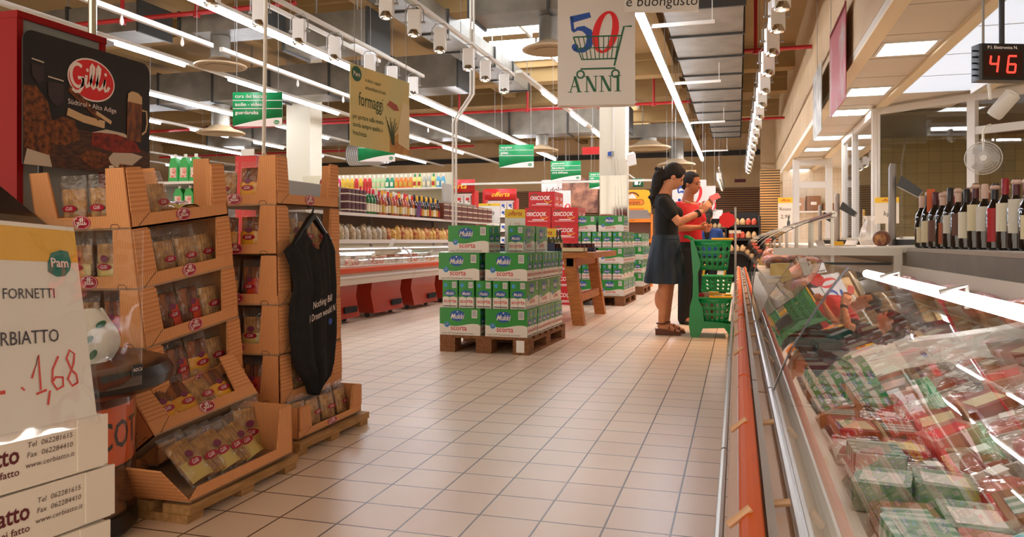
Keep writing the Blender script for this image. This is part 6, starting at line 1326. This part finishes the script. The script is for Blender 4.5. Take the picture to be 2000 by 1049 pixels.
q = MB(M_hair); q.T = H1 @ Matrix.Translation((0, 0, 0)); q.ball((-.028, 0, .04), (.104, .085, .104), 18, 12); q.ball((.02, 0, .085), (.062, .07, .045), 14, 10); q.ball((-.075, 0, -.02), (.055, .062, .06), 12, 8)
for s_ in (-1, 1): q.ball((.02, s_*.062, .045), (.05, .022, .045), 10, 8)
q.T = Matrix(); tail = [(-.06, 0, 1.68), (-.1, 0, 1.665), (-.125, 0, 1.60), (-.135, .0, 1.52), (-.15, 0, 1.44), (-.17, 0, 1.36), (-.175, 0, 1.30)]
q.tube(tail, [.025, .045, .06, .062, .055, .042, .02], 12)
random.seed(3)
for k in range(26):
    i = 1+k % 6; p = tail[i]; a = rnd(0, 6.28); q.ball((p[0]+.045*math.cos(a), p[1]+.05*math.sin(a), p[2]+rnd(-.04, .04)), rnd(.016, .024), 8, 6)
fused('hair', q, .0065, M_hair, r, 9)
q = MB(M_white); q.ring((-.07, 0, 1.68), .026, .007, 14, 6, 'X'); q.build('hair_tie', r)
for s_, fx in ((-1, -.045), (1, .0)):
    q = MB(M_leather); q.prism([(-.105+fx, 0), (.14+fx, 0), (.15+fx, .02), (.10+fx, .026), (.02+fx, .05), (-.05+fx, .062), (-.11+fx, .062)], s_*.085-.038, s_*.085+.038, 'Y'); q.build('sandal_sole', r)
    for (x0, z0, rr2) in ((.085, .043, .04), (.03, .07, .045), (-.05, .115, .043)): q = MB(M_leather); q.tube([(x0+fx+(.0 if z0 < .1 else .012*math.sin(t)), s_*.085+rr2*math.cos(t), z0-.012+(.033 if z0 < .1 else .004)*math.sin(t)) for t in [PI*k/10 for k in range(11)]] if z0 < .1 else [(x0+fx+.043*math.cos(t), s_*.085+.042*math.sin(t), z0) for t in [2*PI*k/14 for k in range(14)]], .008, 6, closed=z0 > .1); q.build('sandal_strap', r)
for k in range(2): q = MB(mat('bangle', '#2a1c18', .3, .3)); pv = Vector(ER).lerp(Vector(WR), .8+.07*k); M_ = mdir(pv, Vector(WR)-Vector(ER)); q.T = M_; q.ring((0, 0, 0), .034, .007, 18, 6, 'X'); q.build('bracelet', r)
q = MB(M_white); q.T = H1.copy(); q.ball((-.008, -.087, -.045), .007, 8, 6); q.build('earring', r)
o = MB(mat('pink_card', '#d86a72', .5)).rbox(-.05, .05, -.032, .032, -.002, .002, .006).build('pink_card', None, (-.215, 7.93, 1.385), (R(60), R(-25), R(20))); tag(o, 'small pink card held up by the woman in black', 'card')
# woman in red behind her
r = thing('person', 'woman in red top and black trousers with arms folded, behind the woman in black', 'person', (-.53, 9.0, 0), (0, 0, R(-32)))
H2 = Matrix.Translation((.04, 0, 1.60)) @ Matrix.Rotation(R(12), 4, 'Y') @ Matrix.Rotation(R(6), 4, 'Z')
q = MB(M_skin2); head(q, H2); limb(q, [(-.03, 0, 1.36), (.005, 0, 1.52)], [.075, .058])
loft(q, [(0, 0, .86, .12, .17, 0), (0, 0, 1.0, .11, .155, 0), (.0, 0, 1.15, .115, .165, 0), (.01, 0, 1.25, .12, .175, 0), (-.01, 0, 1.33, .1, .175, 0), (-.03, 0, 1.39, .06, .14, 0)])
AR = [(-.01, -.19, 1.33), (.03, -.235, 1.09), (.19, -.07, 1.10)]; AL = [(-.01, .19, 1.33), (.04, .235, 1.10), (.21, .06, 1.07)]
limb(q, AR[:2], [.052, .042]); limb(q, [AR[1], (.12, -.16, 1.09), AR[2]], [.042, .039, .027]); limb(q, AL[:2], [.052, .042]); limb(q, [AL[1], (.14, .16, 1.085), AL[2]], [.042, .039, .027])
hand(q, mdir(AR[2], (.25, .9, -.02), (.1, 0, 1)), .35, 1); hand(q, mdir(AL[2], (.25, -.9, .1), (.1, 0, 1)), .35, -1)
for s_ in (-1, 1): limb(q, [(0, s_*.09, .86), (.01, s_*.09, .48), (-.01, s_*.095, .09)], [.095, .062, .042]); q.tube([(-.03, s_*.095, .05), (.06, s_*.1, .045), (.14, s_*.105, .035)], [.035, .036, .025], 10)
fused('body', q, .0075, M_skin2, r); face_parts(H2, r)
q = MB(M_redshirt); loft(q, [(0, 0, .93, .14, .19, 0), (0, 0, 1.02, .128, .175, 0), (.0, 0, 1.15, .132, .182, 0), (.012, 0, 1.25, .136, .19, 0), (-.01, 0, 1.33, .114, .19, 0), (-.032, 0, 1.375, .075, .165, 0), (-.05, 0, 1.40, .05, .11, 0)])
for s_ in (-1, 1): q.ball((.075, s_*.075, 1.22), (.07, .072, .07), 12, 8)
limb(q, [AR[0], (.0, -.212, 1.25), (.012, -.222, 1.19)], [.066, .064, .06]); limb(q, [AL[0], (.0, .212, 1.25), (.014, .222, 1.19)], [.066, .064, .06]); fused('red_top', q, .009, M_redshirt, r)
q = MB(M_trous); loft(q, [(0, 0, .80, .13, .185, 0), (0, 0, .9, .136, .187, 0), (0, 0, .97, .127, .175, 0)])
for s_ in (-1, 1): limb(q, [(0, s_*.092, .84), (.012, s_*.093, .48), (-.005, s_*.097, .06)], [.108, .08, .068])
fused('trousers', q, .01, M_trous, r)
for s_ in (-1, 1): q = MB(M_black); q.tube([(-.05, s_*.095, .03), (.04, s_*.1, .034), (.16, s_*.106, .022)], [.03, .04, .022], 10); q.build('shoe', r)
q = MB(M_hair); q.T = H2.copy(); q.ball((-.03, 0, .042), (.102, .085, .1), 16, 12); q.ball((.0, 0, .09), (.07, .07, .04), 12, 8); q.ball((-.08, 0, -.03), (.045, .055, .06), 12, 8)
for s_ in (-1, 1): q.ball((-.01, s_*.07, .04), (.06, .02, .05), 10, 8)
fused('hair', q, .008, M_hair, r, 2)
q = MB(mat('necklace', '#d8c8a8', .3, .5)); q.tube([(.03+.085*math.cos(t), .075*math.sin(t), 1.395-.03*math.cos(t)) for t in [2*PI*k/24 for k in range(24)]], .004, 6, closed=True); q.build('necklace', r)
# person in blue with the back turned
r = thing('person', 'person in blue shirt with long dark hair, back turned, beyond the trolley', 'person', (-.46, 12.7, 0), (0, 0, R(88)))
H3 = Matrix.Translation((.03, 0, 1.335)) @ Matrix.Rotation(R(22), 4, 'Y')
q = MB(M_skin); head(q, H3); limb(q, [(-.02, 0, 1.12), (.0, 0, 1.27)], [.055, .048])
loft(q, [(0, 0, .68, .11, .15, 0), (0, 0, .8, .10, .14, 0), (0, 0, .95, .11, .155, 0), (.0, 0, 1.06, .1, .165, 0), (-.02, 0, 1.14, .06, .13, 0)])
for s_ in (-1, 1):
    limb(q, [(-.01, s_*.175, 1.09), (.06, s_*.22, .89), (.25, s_*.17, .86)], [.048, .038, .025]); hand(q, mdir((.25, s_*.17, .86), (1, -.1*s_, .05), (0, 0, 1)), .5, s_)
    limb(q, [(0, s_*.08, .70), (.01, s_*.08, .38), (-.01, s_*.085, .07)], [.085, .055, .036]); q.tube([(-.02, s_*.085, .04), (.1, s_*.09, .03)], [.03, .025], 10)
fused('body', q, .009, M_skin, r); face_parts(H3, r)
q = MB(M_blues); loft(q, [(0, 0, .70, .135, .175, 0), (0, 0, .8, .118, .16, 0), (0, 0, .95, .126, .172, 0), (.0, 0, 1.06, .114, .178, 0), (-.02, 0, 1.135, .075, .15, 0), (-.02, 0, 1.16, .055, .08, 0)])
for s_ in (-1, 1): limb(q, [(-.01, s_*.175, 1.09), (.03, s_*.2, .99)], [.062, .06])
fused('blue_shirt', q, .011, M_blues, r)
q = MB(M_trous); loft(q, [(0, 0, .62, .115, .165, 0), (0, 0, .73, .12, .162, 0)])
for s_ in (-1, 1): limb(q, [(0, s_*.08, .66), (.01, s_*.08, .38), (-.005, s_*.085, .05)], [.095, .07, .06])
fused('trousers', q, .012, M_trous, r)
for s_ in (-1, 1): q = MB(M_black); q.tube([(-.05, s_*.085, .028), (.04, s_*.09, .032), (.13, s_*.095, .02)], [.028, .036, .02], 10); q.build('shoe', r)
q = MB(M_hair); q.T = H3.copy(); q.ball((-.03, 0, .04), (.102, .088, .102), 16, 12); q.ball((-.08, 0, -.02), (.05, .06, .06), 12, 8); q.T = Matrix(); q.tube([(-.08, 0, 1.36), (-.12, 0, 1.26), (-.135, 0, 1.15), (-.135, .0, 1.03), (-.13, 0, .96)], [.05, .06, .055, .042, .02], 12); fused('hair', q, .009, M_hair, r, 2)
# green two-basket trolley
M_tg = mat('trolley_green', '#08904a', .35, coat=.2)
def lattice(q, P0, P1, P2, P3, nx, nz, hole=.36):
    """perforated panel from four corners (bottom-left, bottom-right, top-right, top-left)"""
    P0, P1, P2, P3 = map(Vector, (P0, P1, P2, P3)); f = lambda u, v: (P0*(1-u)+P1*u)*(1-v)+(P3*(1-u)+P2*u)*v
    base = len(q.v); vs = []; fs = []; idx = {}
    def pt(u, v):
        k = (round(u, 5), round(v, 5))
        if k not in idx: idx[k] = len(vs); vs.append(tuple(f(u, v)))
        return idx[k]
    for i in range(nx):
        for j in range(nz):
            u0, u1, v0, v1 = i/nx, (i+1)/nx, j/nz, (j+1)/nz; um, vm = (u0+u1)/2, (v0+v1)/2; du, dv = (u1-u0)*hole, (v1-v0)*hole*1.1
            c0, c1, c2, c3 = pt(u0, v0), pt(u1, v0), pt(u1, v1), pt(u0, v1); d0, d1, d2, d3 = pt(um, vm-dv), pt(um+du, vm), pt(um, vm+dv), pt(um-du, vm)
            fs += [(c0, c1, d0), (c1, d1, d0), (c1, c2, d1), (c2, d2, d1), (c2, c3, d2), (c3, d3, d2), (c3, c0, d3), (c0, d0, d3)]
    q.add(vs, fs)
def basket(parent, x0, x1, y0, y1, z0, z1, tap, solid=.35, name='basket'):
    b = [(x0+tap, y0+tap*.5), (x1-tap, y0+tap*.5), (x1-tap, y1-tap*.5), (x0+tap, y1-tap*.5)]; t = [(x0, y0), (x1, y0), (x1, y1), (x0, y1)]
    q = MB(M_tg); za, zb = z0+(z1-z0)*.08, z1-(z1-z0)*.16
    L = lambda i, z: tuple(b[i][k]+(t[i][k]-b[i][k])*(z-z0)/(z1-z0) for k in (0, 1))+(z,)
    for i in range(4):
        j = (i+1) % 4; nx = 6 if i % 2 == 0 else 5
        lattice(q, L(i, za), L(j, za), L(j, zb), L(i, zb), nx, 3); q.quad(L(i, z0), L(j, z0), L(j, za), L(i, za)); q.quad(L(i, zb), L(j, zb), L(j, z1), L(i, z1))
    q.quad(*[L(i, z0) for i in range(4)])
    bm = bmesh.new(); me = q.mesh(name, 0); bm.from_mesh(me); bmesh.ops.remove_doubles(bm, verts=bm.verts, dist=.0005); bmesh.ops.recalc_face_normals(bm, faces=bm.faces); bm.to_mesh(me); bm.free()
    o = bpy.data.objects.new(name, me); COL.objects.link(o); o.parent = parent; m_ = o.modifiers.new('s', 'SOLIDIFY'); m_.thickness = .006
    q = MB(M_tg); q.tube([L(0, z1), L(1, z1), L(2, z1), L(3, z1)], .011, 8, closed=True); q.build('rim', parent); return o
r = thing('shopping_trolley', 'green plastic trolley with two perforated baskets beside the woman in black', 'trolley', (-.25, 7.95, 0), (0, 0, R(2)))
basket(r, -.17, .19, -.17, .17, .66, .95, .035); basket(r, -.13, .19, -.17, .17, .14, .385, .03)
for s_ in (-1, 1):
    q = MB(M_tg); q.prism([(-.20, .02), (-.19, .0), (-.12, .0), (-.08, .09), (.12, .10), (.17, .03), (.20, .0), (.22, .03), (.21, .12), (.1, .15), (-.07, .16), (-.085, .30), (-.12, .36), (-.13, .62), (-.10, .72), (-.17, .96), (-.20, .95), (-.175, .6), (-.18, .4), (-.205, .3), (-.215, .12)], s_*.19-.025, s_*.19+.025, 'Y'); q.build('side_frame', r)
    q = MB(M_yellow); q.tube([(.0, s_*.172, .965), (.21, s_*.172, .965)], .011, 8); q.build('basket_handle', r); q = MB(M_yellow); q.tube([(-.02, s_*.172, .398), (.2, s_*.172, .398)], .011, 8); q.build('basket_handle', r)
    for xx in (-.15, .19): q = MB(M_black); q.cyl((xx, s_*.19-.012, .022), (xx, s_*.19+.012, .022), .022, 12); q.build('wheel', r)
q = MB(M_tg); q.tube([(-.17, -.19, .95), (-.22, -.19, .985), (-.25, -.15, .99), (-.25, .15, .99), (-.22, .19, .985), (-.17, .19, .95)], .016, 8); q.build('push_handle', r)
q = MB(M_tg); q.box(-.1, .14, -.165, .165, .11, .13); q.build('deck', r)
for k in range(7):
    m_ = (M_redp, M_foam, M_meat, M_paper, M_redp, mat('pack_skin', '#c89878', .5), M_yellow)[k]; o = MB(m_).rbox(-.05, .05, -.035, .035, 0, .2+.01*k, .012).build('grocery_pack', None, (-.34+.055*(k % 4)+.0, 7.9+.1*(k//4), .175), (0, 0, rnd(-.3, .3))); tag(o, '%s in the lower trolley basket, %s from left, %s row' % (('red packet', 'white packet', 'pack of meat', 'paper packet', 'red carton', 'tan packet', 'yellow packet')[k], ORD[k % 4], ('front', 'back')[k//4]), 'groceries', 'groceries in the trolley')
r = thing('hand_basket', 'small green shopping basket with yellow handles standing behind the trolley', 'basket', (-.25, 9.4, 0), (0, 0, R(0)))
MB(mat('stand_grey', '#7a7672', .4, .5)).box(-.12, .12, -.1, .1, 0, .34).build('basket_stand', r); basket(r, -.2, .2, -.14, .14, .345, .53, .03)
for s_ in (-1, 1): q = MB(M_yellow); q.tube([(s_*.12-.02, -.1, .53), (s_*.12, -.1, .66), (s_*.12, .1, .66), (s_*.12-.02, .1, .53)], .009, 8); q.build('handle', r)
